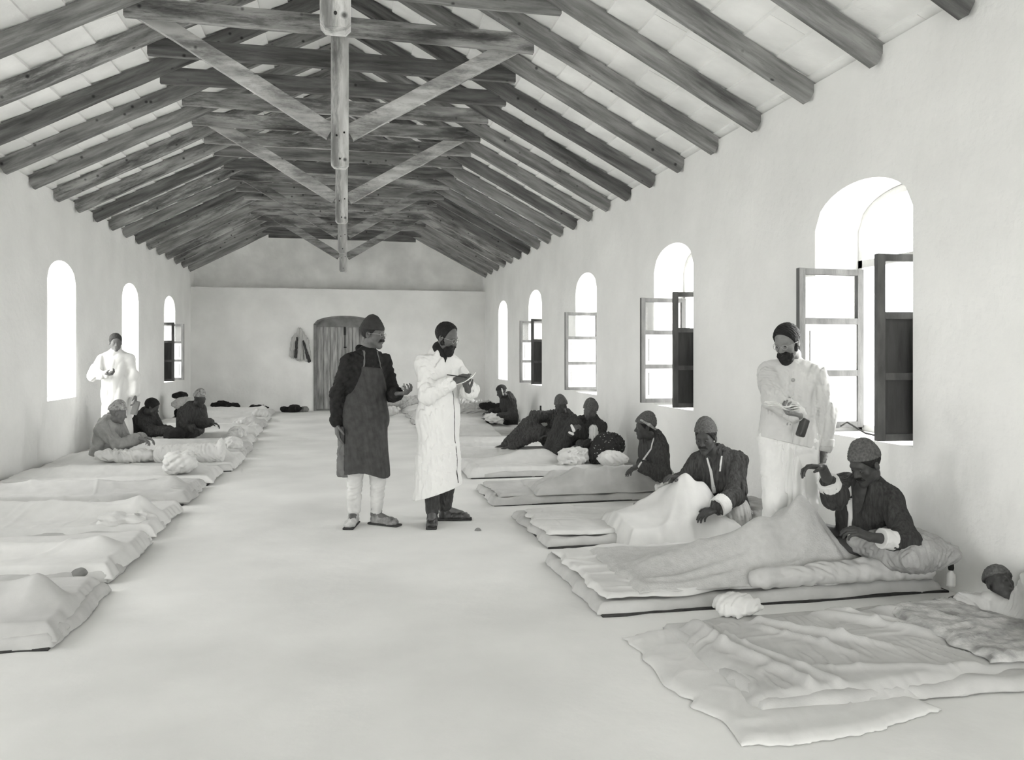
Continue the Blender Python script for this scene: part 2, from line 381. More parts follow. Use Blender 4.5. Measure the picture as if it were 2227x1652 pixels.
# roof: overlapping rows of flat tiles on the rafters
for sgn, nm in ((1, 'ceiling'), (-1, 'ceiling')):
    b = MB(); run = (XR - XC) + WT + .35; nrow = int(run / .27); st = run / nrow
    prof = []
    for j in range(nrow):
        xa = XC + sgn * (run - j * st); xb = XC + sgn * (run - (j + 1) * st)
        prof += [(xa, zz(xa) + .028), (xb, zz(xb) + .004)]
    top = [(XC, zz(XC) + .16), (XC + sgn * run, zz(XC + sgn * run) + .12)]
    prof[-1] = (XC, zz(XC) + .004)
    # a sheet of sawtooth quads along Y, tile joints as narrow steps
    ys = [YF - .3 + .42 * i for i in range(60)]; ys = [y for y in ys if y < YB + 1.1]
    rnd = random.Random(5)
    for yi in range(len(ys) - 1):
        dz = [rnd.uniform(-.004, .004) for _ in range(nrow)]
        for j in range(nrow):
            (xa, za), (xb, zb) = prof[2 * j], prof[2 * j + 1]; e = dz[j]
            y0, y1 = ys[yi], ys[yi + 1]
            b.add([(xa, y0, za + e), (xb, y0, zb + e), (xb, y1, zb + e), (xa, y1, za + e), (xa, y0, za + .06), (xb, y0, zb + .06), (xb, y1, zb + .06), (xa, y1, za + .06)],
                  [(0, 1, 2, 3), (4, 7, 6, 5), (0, 4, 5, 1), (1, 5, 6, 2), (2, 6, 7, 3), (3, 7, 4, 0)])
    b.prism([(XC, zz(XC) + .05), (XC + sgn * run, zz(XC + sgn * run) + .05), (XC + sgn * run, zz(XC + sgn * run) + .14), (XC, zz(XC) + .16)], 'y', YF - .3, YB + 1.1)
    struct(b.build(nm, M['tile']))
# rafters and collar beams, each timber its own object
NR = 26; RY = [5.77 + .835 * k for k in range(18, 18 - NR, -1)]
rnd = random.Random(11)
for i, y in enumerate(RY):
    for sgn, sd in ((1, 'right'), (-1, 'left')):
        xe = XR - .005 if sgn > 0 else XL + .005
        b = MB(); c = RD * .5 * 1.13
        b.bar((xe, y, roofz(xe) + c), (XC + sgn * .06, y, roofz(XC + sgn * .06) + c), .085, RD, seg=9, wob=.004, rnd=rnd)
        o = b.build('rafter', M[rnd.choice(['wood', 'wood_b', 'wood_c', 'wood']) + ('_r' if sgn > 0 else '_l')])
        tag(o, 'sloping timber rafter on the %s roof slope, %s counting forward from the back wall' % (sd, ORD[i]), 'rafter', 'rafters of the %s roof slope' % sd)
    b = MB(); zc = 4.43; hl = 1.84 + rnd.uniform(-.03, .05)
    yy = y + .085
    b.bar((XC - hl, yy, zc + rnd.uniform(-.02, .02)), (XC + hl, yy, zc + rnd.uniform(-.02, .02)), .06, .17, seg=6, wob=.004, rnd=rnd)
    o = b.build('collar_beam', M[rnd.choice(['wood', 'wood_b', 'wood_b', 'wood_c'])])
    tag(o, 'horizontal collar beam tying a rafter pair, %s counting forward from the back wall' % ORD[i], 'beam', 'collar beams under the ridge')
names = ['farthest king post truss, nearest the back wall, dark timber', 'third king post truss from the camera, dark timber over the door', 'second king post truss from the camera, worn timber painted paler for haze with wide struts',
         'big pale king post truss with V shaped struts, nearest fully seen', 'king post truss almost overhead at the top of the view']
for i, y in enumerate((18.0, 14.7, 11.35, 8.0, 4.66)):
    t = thing('roof_truss', names[i], 'roof truss', (XC, y, 3.23), 'king post trusses')
    yp = y - .10
    b = MB(); b.prism([(XC - .055, 3.23), (XC + .055, 3.23), (XC + .083, 3.26), (XC + .083, 5.36), (XC - .083, 5.36), (XC - .083, 3.26)], 'y', yp - .07, yp + .07)
    b.build('king_post', M['limed_haze_post' if i >= 2 else 'wood_y'], t)
    for sgn in (-1, 1):
        b = MB(); b.bar((XC + sgn * .085, yp, 3.56), (XC + sgn * 1.98, yp, 4.70), .075, .15, seg=7, wob=.004, rnd=rnd)
        b.build('strut', M['limed_haze' if i >= 2 else 'wood_b'], t)
    for (dx, z) in ((0, 3.30), (-.03, 3.52), (.04, 3.55)):
        b = MB(); b.tube([(XC + dx, yp - .068, z), (XC + dx, yp - .083, z)], .009, 8); b.build('bolt', M['iron'], t)

# windows -------------------------------------------------------------------------------------
def arch_pts(y0, y1, grow=0, n=18):
    pts = []
    for i in range(n + 1):
        t = -1 + 2 * i / n; pts.append((y0 + (y1 - y0) * (t + 1) / 2, SPR + (APX - SPR - grow) * math.sqrt(max(0, 1 - t * t))))
    return pts
def window(n, side, wy, leaves):
    sg = 1 if side == 'R' else -1; X0 = (XR if sg > 0 else XL); xo = X0 + sg * (WT - .04)
    root = bpy.data.objects.new('window_%d' % n, None); C.objects.link(root); root.location = (X0, wy + WW / 2, SILL); struct(root)
    b = MB(); y0, y1 = wy + .003, wy + WW - .003; fw = .05; xa, xb = sorted((xo - .03, xo + .03))
    b.box((xa, y0, SILL), (xb, y0 + fw, SPR)); b.box((xa, y1 - fw, SILL), (xb, y1, SPR)); b.box((xa, y0, SILL + .001), (xb, y1, SILL + fw)); b.box((xa, y0, 2.13), (xb, y1, 2.19))
    o_ = arch_pts(y0, y1, .004); i_ = arch_pts(y0 + fw, y1 - fw, .06)
    for k in range(18): b.prism([o_[k], o_[k + 1], i_[k + 1], i_[k]], 'x', xa, xb)
    b.build('window_frame', M['frame_pale'], root)
    for which in leaves:
        near = which == 'near'; LW = .575; z0, z1 = .87, 2.115; th = .045
        if near: yl = wy + .075; ang = -.10
        else: yl = wy + WW - .06; ang = .03
        hx = xo + sg * (.0 if not near else .02) - sg * .035
        # leaf drawn in a local frame: a along the leaf from the hinge into the room, t across its thickness
        dx, dy = -sg * math.cos(ang), math.sin(ang) * (-1 if near else -1); nx, ny = -dy, dx
        if ny > 0: nx, ny = -nx, -ny      # n points to the camera end
        def P(a, t, z): return (hx + dx * a + nx * t, yl + dy * a + ny * t, z)
        lf = MB()
        def lb(B, a0, a1, z0_, z1_, t0=-th / 2, t1=th / 2, mi=0):
            B.add([P(a0, t0, z0_), P(a1, t0, z0_), P(a1, t1, z0_), P(a0, t1, z0_), P(a0, t0, z1_), P(a1, t0, z1_), P(a1, t1, z1_), P(a0, t1, z1_)],
                  [(0, 3, 2, 1), (4, 5, 6, 7), (0, 1, 5, 4), (1, 2, 6, 5), (2, 3, 7, 6), (3, 0, 4, 7)], mi)
        sw = .055; rails = [z0, z0 + .405, z0 + .81, z1 - .05]
        lb(lf, 0, sw, z0, z1); lb(lf, LW - sw, LW, z0, z1)
        for z in rails: lb(lf, sw, LW - sw, z, z + .048)
        leaf = lf.build('casement', M['sash'], root, bevel=.003)
        g = MB(); lb(g, sw - .004, LW - sw + .004, rails[2] + .04, z1 - .045, -.002, .002); lb_o = g.build('window_pane', M['glass'], leaf)
        lb_o.data.transform(Matrix.Translation(-Vector(root.location))); lb_o.location = (0, 0, 0)
        for q in (0, 1):
            g = MB(); m2 = M['panel_dark'] if near else M['panel_pale']
            lb(g, sw - .004, LW - sw + .004, rails[q] + .04, rails[q + 1] + .005, -.008, .008)
            po = g.build('shutter_panel', m2, leaf); po.data.transform(Matrix.Translation(-Vector(root.location)))
            if not near:
                g = MB(); lb(g, LW - sw - .05, LW - sw - .043, rails[q] + .09, rails[q + 1] - .05, .008, .0105)
                po = g.build('panel_groove', M['panel_dark'], root)
    if n == 1:
        b = MB(); b.tube([(XR + .16, wy + WW - .1, .885), (XR + .10, wy + .85, .93), (XR + .09, wy + .62, .87), (XR + .1, wy + .5, .862)], .007, 6); b.build('window_hook', M['iron'], root)
for i, wy in enumerate(WIN_R): window(i + 1, 'R', wy, [['far', 'near'], ['far', 'near'], ['far'], ['far', 'near'], []][i])
for i, wy in enumerate(WIN_L[2:]): window(i + 6, 'L', wy, [[], [], ['near', 'far']][i])
# shrub seen low through the farthest right window
S = Sdf(); rr = random.Random(3)
for k in range(46):
    a = rr.uniform(0, 6.28); q = rr.uniform(0, .62); S.ell((5.5 + q * math.cos(a), 21.4 + 1.5 * q * math.sin(a), .15 + rr.uniform(-.45, .62)), (.13, .15, .10), k=.03)
S.noise(.03, .12, 5)
t = thing('shrub', 'dark leafy shrub outside the farthest right window', 'shrub', (5.5, 21.4, -.45)); solid('foliage', S, .03, M['leafy'], t)
b = MB(); b.tube([(5.5, 21.4, -.45), (5.52, 21.4, 0)], .05, 8); b.build('stem', M['sash'], t)

# door ------------------------------------------------------------------------------------------
d = bpy.data.objects.new('door_1', None); C.objects.link(d); d.location = (-.02, YB, 0); struct(d)
b = MB(); yc0, yc1 = YB - .02, YB + .12
b.box((DX0, yc0, 0), (DX0 + .07, yc1, DSP)); b.box((DX1 - .07, yc0, 0), (DX1, yc1, DSP)); b.box((DX0, yc0 + .02, 0), (DX1, yc1, .035))
o_ = []; i_ = []
for i in range(19):
    t = -1 + i / 9; q = math.sqrt(max(0, 1 - t * t)); o_.append((-.02 + .78 * t, DSP + .22 * q)); i_.append((-.02 + .71 * t, DSP - .02 + .20 * q))
for i in range(18): b.prism([o_[i], o_[i + 1], i_[i + 1], i_[i]], 'y', yc0, yc1)
b.build('door_frame', M['casing'], d)
b = MB(); b.prism(i_ + [(DX1 - .07, 2.14), (DX0 + .07, 2.14)], 'y', YB + .05, YB + .09); b.build('tympanum_board', M['casing'], d)
for s0, s1 in ((DX0 + .062, -.028), (-.012, DX1 - .062)):
    b = MB(); nx = 4; wd = (s1 - s0) / nx; b.box((s0, YB + .09, .036), (s1, YB + .112, 2.15))
    for k in range(nx): b.box((s0 + k * wd + .007, YB + .070 + .008 * (k % 2), .04), (s0 + (k + 1) * wd - .007, YB + .11, 2.13))
    for z in (.30, 1.15, 1.85): b.box((s0 + .01, YB + .11, z), (s1 - .01, YB + .135, z + .12))
    b.build('door_leaf', M['door'], d)
b = MB(); b.box((-.04, YB + .095, .036), (.0, YB + .135, 2.15)); b.build('meeting_stile', M['door'], d)
b = MB(); b.box((-.05, YB + .045, 1.93), (-.0, YB + .074, 2.14)); b.box((-.032, YB + .05, 1.62), (-.018, YB + .074, 1.93)); b.box((-.05, YB + .045, 1.60), (.02, YB + .074, 1.63))
b.build('door_bolt', M['iron'], d)

# ------------------------------------------------------------------ bedding
def sm(a, lo, hi): t = np.clip((a - lo) / (hi - lo), 0, 1); return t * t * (3 - 2 * t)
def wv2(u, v, seed, sc_, ridge=False, st=(1, 1)):
    P = np.stack([u.ravel() * st[0], v.ravel() * st[1], np.zeros(u.size)], 1) / sc_
    return wav(P, seed, ridge).reshape(u.shape)
def ridge(u, v, segs, p=5.0):
    """smooth maximum of humps along poly-lines; every point is (u, v, height, half width)"""
    acc = np.zeros_like(u)
    for seg in segs:
        for a, b in zip(seg[:-1], seg[1:]):
            du, dv = b[0] - a[0], b[1] - a[1]; L2 = max(du * du + dv * dv, 1e-9)
            t = np.clip(((u - a[0]) * du + (v - a[1]) * dv) / L2, 0, 1)
            d = np.hypot(u - a[0] - t * du, v - a[1] - t * dv); hh = a[2] + (b[2] - a[2]) * t; ww = a[3] + (b[3] - a[3]) * t
            g = hh * np.exp(-(d / ww) ** 2 * 1.1); acc += np.maximum(g, 0) ** p
    return acc ** (1 / p)
def cloth(name, O, sgn, lu, lv, hf, m, label=None, cat=None, group=None, res=.014, rag=.03, seed=0, drop=.055, zb=.012, rot=0., skew=0., parent=None, fall=.07, thick=True):
    """a cloth spread from O towards the wall (u along the bed, v across it); sinks to zb at its rim"""
    nu, nv = int(lu / res), int(lv / res)
    U, Vv = np.meshgrid(np.linspace(0, lu, nu), np.linspace(0, lv, nv), indexing='ij')
    eu = np.minimum(U, lu - U); ev = np.minimum(Vv, lv - Vv)
    wu = (wv2(U * 0, Vv, seed + 1, .45) + .3 * wv2(U * 0, Vv, seed + 4, .10)) * rag; wq = (wv2(U, Vv * 0, seed + 2, .6) + .25 * wv2(U, Vv * 0, seed + 5, .13)) * rag
    U2 = U + wu * (1 - 2 * U / lu); V2 = Vv + wq * (1 - 2 * Vv / lv) + skew * U
    e = np.minimum(eu, ev * 1.0); k = sm(e, 0, fall) ** .6
    Z = zb + (hf(U, Vv) - zb) * k
    Z = np.maximum(Z, zb); Z[0, :] = zb; Z[-1, :] = zb; Z[:, 0] = zb; Z[:, -1] = zb
    c, s_ = math.cos(rot), math.sin(rot)
    X = O[0] + sgn * (U2 * c - V2 * s_); Y = O[1] + U2 * s_ + V2 * c
    V = np.stack([X, Y, Z], 2).reshape(-1, 3)
    I = np.arange(nu * nv).reshape(nu, nv); Q = np.stack([I[:-1, :-1], I[1:, :-1], I[1:, 1:], I[:-1, 1:]], 2).reshape(-1, 4)
    if sgn < 0: Q = Q[:, ::-1]
    # closed underside at the rim height
    Vb = V.copy(); Vb[:, 2] = zb - .006; Ib = I + nu * nv
    Qb = Q[:, ::-1] + nu * nv
    loop = list(I[:, 0]) + list(I[-1, 1:]) + list(I[-2::-1, -1]) + list(I[0, -2:0:-1]); loop = np.array(loop)
    lb_ = loop + nu * nv; nx = np.roll(loop, -1); nb = np.roll(lb_, -1); R_ = np.stack([loop, lb_, nb, nx], 1)
    if sgn > 0: pass
    else: R_ = R_[:, ::-1]
    R_ = R_[:, ::-1] if False else R_
    o = mesh_np(name, np.concatenate([V, Vb]), np.concatenate([Q, Qb, R_]), m, parent)
    if label: tag(o, label, cat, group)
    return o
def creases(u, v, seed, amp=.012, sc_=.32, st=(.6, 1.5)):
    n1 = wv2(u, v, seed, sc_ * 1.5, False, st); n2 = wv2(u, v, seed + 7, sc_ * .9, False, (st[1] * .8, st[0])); m1 = .5 + .5 * np.sin(wv2(u, v, seed + 9, sc_ * 2.2) * 3)
    k1 = np.clip(1 - np.abs(n1) * 3.2, 0, 1) ** 1.4; k2 = np.clip(1 - np.abs(n2) * 4.5, 0, 1) ** 1.4
    return amp * (.45 * n1 + 1.0 * k1 * m1 + .7 * k2 * (1 - m1))
def shade_mat(X0, Y0, X1, Y1, label):  # thin dark slab standing in for the shadow line between pallet and floor
    b = MB(); n = 16; rd = random.Random(int(Y0 * 100)); pts = []
    for i in range(n + 1): pts.append((X0 + (X1 - X0) * i / n, Y0 + rd.uniform(-.012, .012)))
    for i in range(n + 1): pts.append((X1 - (X1 - X0) * i / n, Y1 + rd.uniform(-.012, .012)))
    b.prism(pts, 'z', 0.0, .012); return tag(b.build('shade_mat', M['mat']), label, 'mat', 'dark slabs painting the shade under the bedding')
def pillow(c, r, yaw, m, label, parent=None, h=.012, cat='pillow', seed=0, group=None, tilt=0, name='pillow', nz=.010):
    R = np.array(Matrix.Rotation(yaw, 3, 'Z') @ Matrix.Rotation(tilt, 3, 'Y'))
    S = Sdf().rbox(c, (r[0], r[1], r[2] * .8), min(r[2] * .78, r[0] * .5), R, k=.03)
    for a in (-1, 1):
        for b_ in (-1, 1): S.ell(np.array(c) + R @ V3(a * r[0] * .93, b_ * r[1] * .93, 0), (.035, .035, r[2] * .4), R, k=.05)
    S.ell(c, (r[0] * .86, r[1] * .86, r[2] * 1.12), R, k=.06).noise(nz, .10, seed, ridge=True)
    o = solid(name, S, h, m); return tag(o, label, cat, group)
def bundle(c, r, m, label, seed=0, h=.012, name='cloth_bundle', cat='bundle', parts=5, floor=.0, nz=.022):
    rd = random.Random(seed); S = Sdf()
    for i in range(parts):
        S.ell(np.array(c) + V3(rd.uniform(-.6, .6) * r[0], rd.uniform(-.5, .5) * r[1], rd.uniform(-.15, .3) * r[2]), (r[0] * rd.uniform(.35, .6), r[1] * rd.uniform(.45, .7), r[2] * rd.uniform(.5, .8)), k=.04)
    S.noise(nz * .75, .17, seed, ridge=True).noise(nz * .2, .07, seed + 1).plane((0, 0, -1), (0, 0, floor))
    return tag(solid(name, S, h, m), label, cat)

# ------------------------------------------------------------------ people
def az(deg, pitch=0):
    a = math.radians(deg); p = math.radians(pitch); return V3(math.sin(a) * math.cos(p), -math.cos(a) * math.cos(p), -math.sin(p))
def frame(f, up=(0, 0, 1), roll=0):
    f = nrm(f); u = np.asarray(up, float); u = nrm(u - f * (u @ f)); r = np.cross(f, u); a = math.radians(roll)
    u2 = u * math.cos(a) + r * math.sin(a); return np.stack([np.cross(f, u2), f, u2], 1)
def ik(A, T, l1, l2, pole):
    A = np.asarray(A, float); T = np.asarray(T, float); D = T - A; d = np.linalg.norm(D); dm = (l1 + l2) * .995
    if d > dm: T = A + D / d * dm; D = T - A; d = dm
    u = D / d; a = (l1 * l1 - l2 * l2 + d * d) / (2 * d); h = math.sqrt(max(l1 * l1 - a * a, 0)); p = np.asarray(pole, float); p = nrm(p - u * (p @ u))
    return A + u * a + p * h, T
def hand(S, w_, d, n, side, curl=.5, s=1.0, thumb=.5, k=.008, spread=.0):
    d = nrm(d); n = np.asarray(n, float); n = nrm(n - d * (n @ d)); t = np.cross(d, n) * (1 if side == 'R' else -1)
    R = np.stack([t, d, n], 1); w_ = np.asarray(w_, float)
    S.rbox(w_ + d * .050 * s, (.038 * s, .050 * s, .0145 * s), .012 * s, R, k=.02)
    for i, (off, base, ln) in enumerate(((.029, .094, 1.0), (.010, .099, 1.1), (-.010, .096, 1.02), (-.028, .087, .82))):
        p = w_ + t * off * s + d * base * s; a = 0
        for j, sg in enumerate((.042, .026, .022)):
            a += curl * (.75, 1.0, .7)[j] * (1 + .13 * i)
            dd = nrm(d * math.cos(a) + n * math.sin(a) + t * spread * (1.5 - i) * .2); q = p + dd * sg * ln * s
            S.cap(p, q, (.0092, .0084, .0076)[j] * s, (.0086, .0078, .0068)[j] * s, k=.004); p = q
    p = w_ + d * .028 * s + t * .030 * s + n * .004; dd = nrm(d * .75 + t * .75 + n * .35 * thumb)
    for j, sg in enumerate((.040, .030, .024)):
        q = p + dd * sg * s; S.cap(p, q, (.0135, .0108, .0098)[j] * s, (.0110, .0100, .0082)[j] * s, k=.007); p = q
        dd = nrm(dd + (d * .35 - t * .45 + n * .35) * thumb)
def head_ops(S, c, R, s=1.0, beardless=True):
    L = lambda x, y, z: c + R @ (V3(x, y, z) * s)
    e = lambda p, r, k=.02, op='u': S.ell(L(*p), V3(*r) * s, R, k * s, op)
    cp = lambda a, b, ra, rb, k=.01, op='u': S.cap(L(*a), L(*b), ra * s, rb * s, k * s, op=op)
    e((0, -.012, .040), (.074, .095, .084)); e((0, .022, -.030), (.060, .064, .078), .03)
    cp((-.042, .020, -.062), (0, .062, -.098), .022, .020, .02); cp((.042, .020, -.062), (0, .062, -.098), .022, .020, .02)
    e((.040, .052, -.022), (.024, .022, .026), .02); e((-.040, .052, -.022), (.024, .022, .026), .02)
    cp((-.036, .072, .024), (.036, .072, .024), .013, .013, .02)
    for x in (-.031, .031):
        e((x, .100, .004), (.019, .022, .013), .014, 's'); e((x, .0745, .003), (.015, .0125, .0105), .006)
    cp((0, .080, .012), (0, .104, -.026), .0075, .0125, .012); e((.0125, .092, -.031), (.009, .011, .008), .008); e((-.0125, .092, -.031), (.009, .011, .008), .008)
    e((0, .074, -.058), (.032, .018, .022), .015)
    cp((-.020, .086, -.0555), (.020, .086, -.0555), .0055, .0055, .008); cp((-.018, .085, -.0675), (.018, .085, -.0675), .0068, .0068, .006)
    cp((-.022, .096, -.0615), (.022, .096, -.0615), .003, .003, .005, 's')
    e((0, .070, -.098), (.020, .018, .016), .015)
    for x in (-.078, .078): e((x, -.008, -.006), (.0085, .020, .031), .008); e((x * 1.05, -.004, .004), (.006, .010, .014), .005, 's')
def build_body(J, S, dress_legs=False):
    s = J['s']; P, N, R = J['P'], J['N'], J['R']; u, f, r = R[:, 2], R[:, 1], R[:, 0]; Lt = np.linalg.norm(N - P)
    S.ell(P + u * .02, V3(.165, .115, .125) * s, R, .05).ell(P + u * Lt * .38 + f * .005, V3(.138, .100, .17) * s, R, .06)
    S.ell(P + u * Lt * .68, V3(.148, .108, .18) * s, R, .06).cap(N - u * .045, J['SR'], .055 * s, .042 * s, .05).cap(N - u * .045, J['SL'], .055 * s, .042 * s, .05)
    hb = J['hc'] + J['HR'] @ V3(0, -.022, -.075) * s
    S.cap(N - u * .03, hb, .060 * s, .052 * s, .03)
    for q in 'RL':
        A, E_, W_ = J['S' + q], J['E' + q], J['W' + q]
        S.cap(A, E_, .050 * s, .040 * s, .03).cap(E_, W_, .042 * s, .027 * s, .02)
        if 'A' + q in J:
            H_, K, A2 = J['Hp' + q], J['K' + q], J['A' + q]
            S.cap(H_, K, .082 * s, .055 * s, .05).cap(K, A2, .056 * s, .036 * s, .03)
            fd = J['F' + q]; S.cap(A2 - fd * .02, A2 + fd * .15 * s - V3(0, 0, .045), .036 * s, .026 * s, .02)
def joints(P, N, body, headc, face, arms, legs=None, s=1.0, pitch=0, roll=0, pelf=None, sh=.165, lean=0):
    J = dict(s=s); P = V3(*P); N = V3(*N); u = nrm(N - P); R = frame(az(body), u)
    # keep the spine as the up axis
    f = az(body); f = nrm(f - u * (f @ u)); r = np.cross(f, u); R = np.stack([r, f, u], 1)
    J['P'], J['N'], J['R'] = P, N, R; J['hc'] = V3(*headc); J['HR'] = frame(az(face, pitch), roll=roll)
    for q, sg in (('R', 1), ('L', -1)):
        J['S' + q] = N - u * .080 * s + r * sg * (sh - .008) * s; a = arms[q]
        J['E' + q], J['W' + q] = ik(J['S' + q], V3(*a['w']), .285 * s, .255 * s, V3(*a.get('pole', (0, 0, -1))))
        J['Hp' + q] = P + r * sg * .088 * s - u * .02
        if legs:
            l = legs[q]; fd = nrm(V3(*l['f'])); dl = np.linalg.norm(V3(*l['a']) - J['Hp' + q]) * 1.006 / .86 if l.get('st', 1) else s
            J['K' + q], J['A' + q] = ik(J['Hp' + q], V3(*l['a']), .44 * dl, .42 * dl, V3(*l.get('pole', tuple(fd))))
            J['F' + q] = fd
    J['arms'] = arms; return J
def torso_cloth(J, t=.02, hem=.10, sleeves=1.0, neck=.0, flare=0, cutz=None, sl=.016, open_neck=True):
    S = Sdf(); s = J['s']; P, N, R = J['P'], J['N'], J['R']; u, f, r = R[:, 2], R[:, 1], R[:, 0]; Lt = np.linalg.norm(N - P)
    S.ell(P + u * .0, (V3(.165, .115, .125) * s + t + flare), R, .06).ell(P + u * Lt * .38 + f * .005, V3(.143, .105, .19) * s + t, R, .08)
    S.ell(P + u * Lt * .66, V3(.150, .110, .19) * s + t, R, .06)
    for q in 'RL': S.cap(N - u * .035, J['S' + q], .060 * s + t * .5, .045 * s + t * .5, .05)
    S.cap(N - u * .09, N + u * .0, .075 * s + t * .4, .064 * s, .04)
    if hem: S.cap(P, P - u * hem, .135 * s + t, .150 * s + t + flare, .05, (f, .75))
    for q in 'RL':
        A, E_, W_ = J['S' + q], J['E' + q], J['W' + q]; W2 = E_ + (W_ - E_) * sleeves
        S.cap(A, E_, .050 * s + sl, .044 * s + sl, .045).cap(E_, W2, .045 * s + sl, .034 * s + sl, .03)
    return S
CLO = {}
def add_person(label, J, skin, h=.006, dress=None, feet=None, loc=None, group=None):
    root = thing('person', label, 'person', tuple(loc if loc is not None else (J['P'][0], J['P'][1], 0)), group)
    S = Sdf(); build_body(J, S); head_ops(S, J['hc'], J['HR'], J['s'])
    for q in 'RL':
        a = J['arms'][q]
        if a.get('hand', True): hand(S, J['W' + q], a.get('d', J['W' + q] - J['E' + q]), a.get('n', (0, 0, -1)), q, a.get('curl', .5), J['s'] * .97, a.get('thumb', .5))
    solid('body', S, h, skin, root)
    return root
def hl(J, x, y, z): return J['hc'] + J['HR'] @ (V3(x, y, z) * J['s'])
def eyes(J, root, closed=False):
    for x in (-.031, .031):
        b = MB(); c = hl(J, x, .0765, .002); r = .0112 * J['s']; R = J['HR']; n1, n2 = 10, 16; vs = []; fs = []; mi = []
        for i in range(n1 + 1):
            for k in range(n2):
                a = math.pi * i / n1; t = 2 * math.pi * k / n2; vs.append(c + R @ (V3(math.sin(a) * math.cos(t), math.cos(a), math.sin(a) * math.sin(t) * .72) * r))
        for i in range(n1):
            for k in range(n2): fs.append((i * n2 + k, i * n2 + (k + 1) % n2, (i + 1) * n2 + (k + 1) % n2, (i + 1) * n2 + k)); mi.append(1 if i < 2 else 0)
        b.add(vs, fs); b.mi = mi; b.build('eye', [M['eye'], M['iris']], root, True)
def hair(J, root, h, m=None, name='hair', t=.010, front=(.075, .070), side=-.020, top=0.0):
    S = Sdf(); s = J['s']; S.ell(hl(J, 0, -.014, .042), (V3(.075, .096, .086) + t) * s, J['HR'], .01)
    S.noise(.003, .03, 4, ridge=True)
    # hairline: a plane through the forehead line and the sideburns, and the nape
    a, b = V3(0, front[0], front[1]), V3(0, .012, side); d = b - a; n = nrm(V3(0, -d[2], d[1])); n = n if n[1] > 0 else -n
    S.plane(J['HR'] @ n, hl(J, *a)).plane(J['HR'] @ V3(0, .15, -1), hl(J, 0, -.08, -.055))
    return solid(name, S, h, m or M['hair'], root)
def skullcap(J, root, h, m, z=.045, tilt=.25, t=.014, peak=.0, pk=(0, -.01, .13), name='cap', rim=0, kn=.003):
    S = Sdf(); s = J['s']; S.ell(hl(J, 0, -.012, .044), (V3(.076, .098, .086) + t) * s, J['HR'], .01)
    if peak: S.ell(hl(J, *pk), V3(.05, .055, .035 + peak) * s, J['HR'], .06)
    S.noise(kn, .03, 9, ridge=True)
    S.plane(J['HR'] @ nrm(V3(0, -tilt, -1)), hl(J, 0, 0, z))
    return solid(name, S, h, m, root)
def beard(J, root, h, length=.0, m=None, name='beard', up=-.036):
    S = Sdf(); s = J['s']; H = J['HR']; L = lambda *a: hl(J, *a)
    S.cap(L(-.052, .010, -.040), L(0, .066, -.100 - length), .021 * s, .028 * s, .03).cap(L(.052, .010, -.040), L(0, .066, -.100 - length), .021 * s, .028 * s, .03)
    S.ell(L(0, .058, -.090 - length * .5), V3(.047, .040, .038 + length * .5) * s, H, .02)
    S.cap(L(-.024, .088, -.050), L(.024, .088, -.050), .010 * s, .010 * s, .01).cap(L(-.024, .088, -.050), L(-.045, .066, -.075), .011 * s, .016 * s, .01).cap(L(.024, .088, -.050), L(.045, .066, -.075), .011 * s, .016 * s, .01)
    S.cap(L(-.062, .002, -.012), L(-.056, .010, -.045), .008 * s, .016 * s, .012).cap(L(.062, .002, -.012), L(.056, .010, -.045), .008 * s, .016 * s, .012)
    S.cap(L(-.014, .100, -.063), L(.014, .100, -.063), .006 * s, k=.004, op='s').noise(.003, .03, 2, ridge=True)
    return solid(name, S, h, m or M['hair'], root)
def moustache(J, root, h, w_=.034, r=.010, droop=.012):
    S = Sdf(); s = J['s']; L = lambda *a: hl(J, *a)
    for q in (-1, 1): S.cap(L(0, .094, -.046), L(q * w_ * .6, .088, -.050), r * s, r * .95 * s, .008).cap(L(q * w_ * .6, .088, -.050), L(q * w_, .078, -.050 - droop), r * .95 * s, r * .5 * s, .008)
    return solid('moustache', S, h, M['hair'], root)
def glasses(J, root):
    b = MB()
    for x in (-.033, .033):
        b = MB(); b.tube([hl(J, x + .0205 * math.cos(t), .101 - abs(x + .02 * math.cos(t)) * .12, .001 + .0165 * math.sin(t)) for t in [2 * math.pi * k / 20 for k in range(20)]], .0015, 6, closed=True); b.build('spectacle_rim', M['wire'], root, True)
    b = MB(); b.tube([hl(J, -.013, .101, .004), hl(J, 0, .104, .010), hl(J, .013, .101, .004)], .0015, 6); b.build('spectacle_bridge', M['wire'], root, True)
    for q in (-1, 1):
        b = MB(); b.tube([hl(J, q * .054, .094, .004), hl(J, q * .078, .05, .006), hl(J, q * .083, -.004, .002)], .0014, 6); b.build('spectacle_arm', M['wire'], root, True)
def shoe(J, q, root, h, m, L=.27, name='shoe', hgt=.10, ground=0.0):
    S = Sdf(); A = J['A' + q]; f = J['F' + q]; f = nrm(V3(f[0], f[1], 0)); r = V3(f[1], -f[0], 0); R = np.stack([r, f, V3(0, 0, 1)], 1)
    g = V3(A[0], A[1], ground); s = J['s']
    S.ell(g + f * .0 + V3(0, 0, .045), (.040, .055, .05), R, .03).ell(g + f * .10 + V3(0, 0, .036), (.046, .085, .040), R, .04).ell(g + f * .165 + V3(0, 0, .030), (.045, .055, .033), R, .03)
    S.cap(g + V3(0, 0, .05), g + V3(0, 0, hgt), .044, .046, .02).noise(.003, .04, 3).plane((0, 0, -1), (0, 0, ground))
    o = solid(name, S, h, m, root)
    S = Sdf(); S.rbox(g + f * .085 + V3(0, 0, .009), (.046, .150, .009), .008, R, k=.01); solid('sole', S, h, M['cap_dark'], root)
    return o
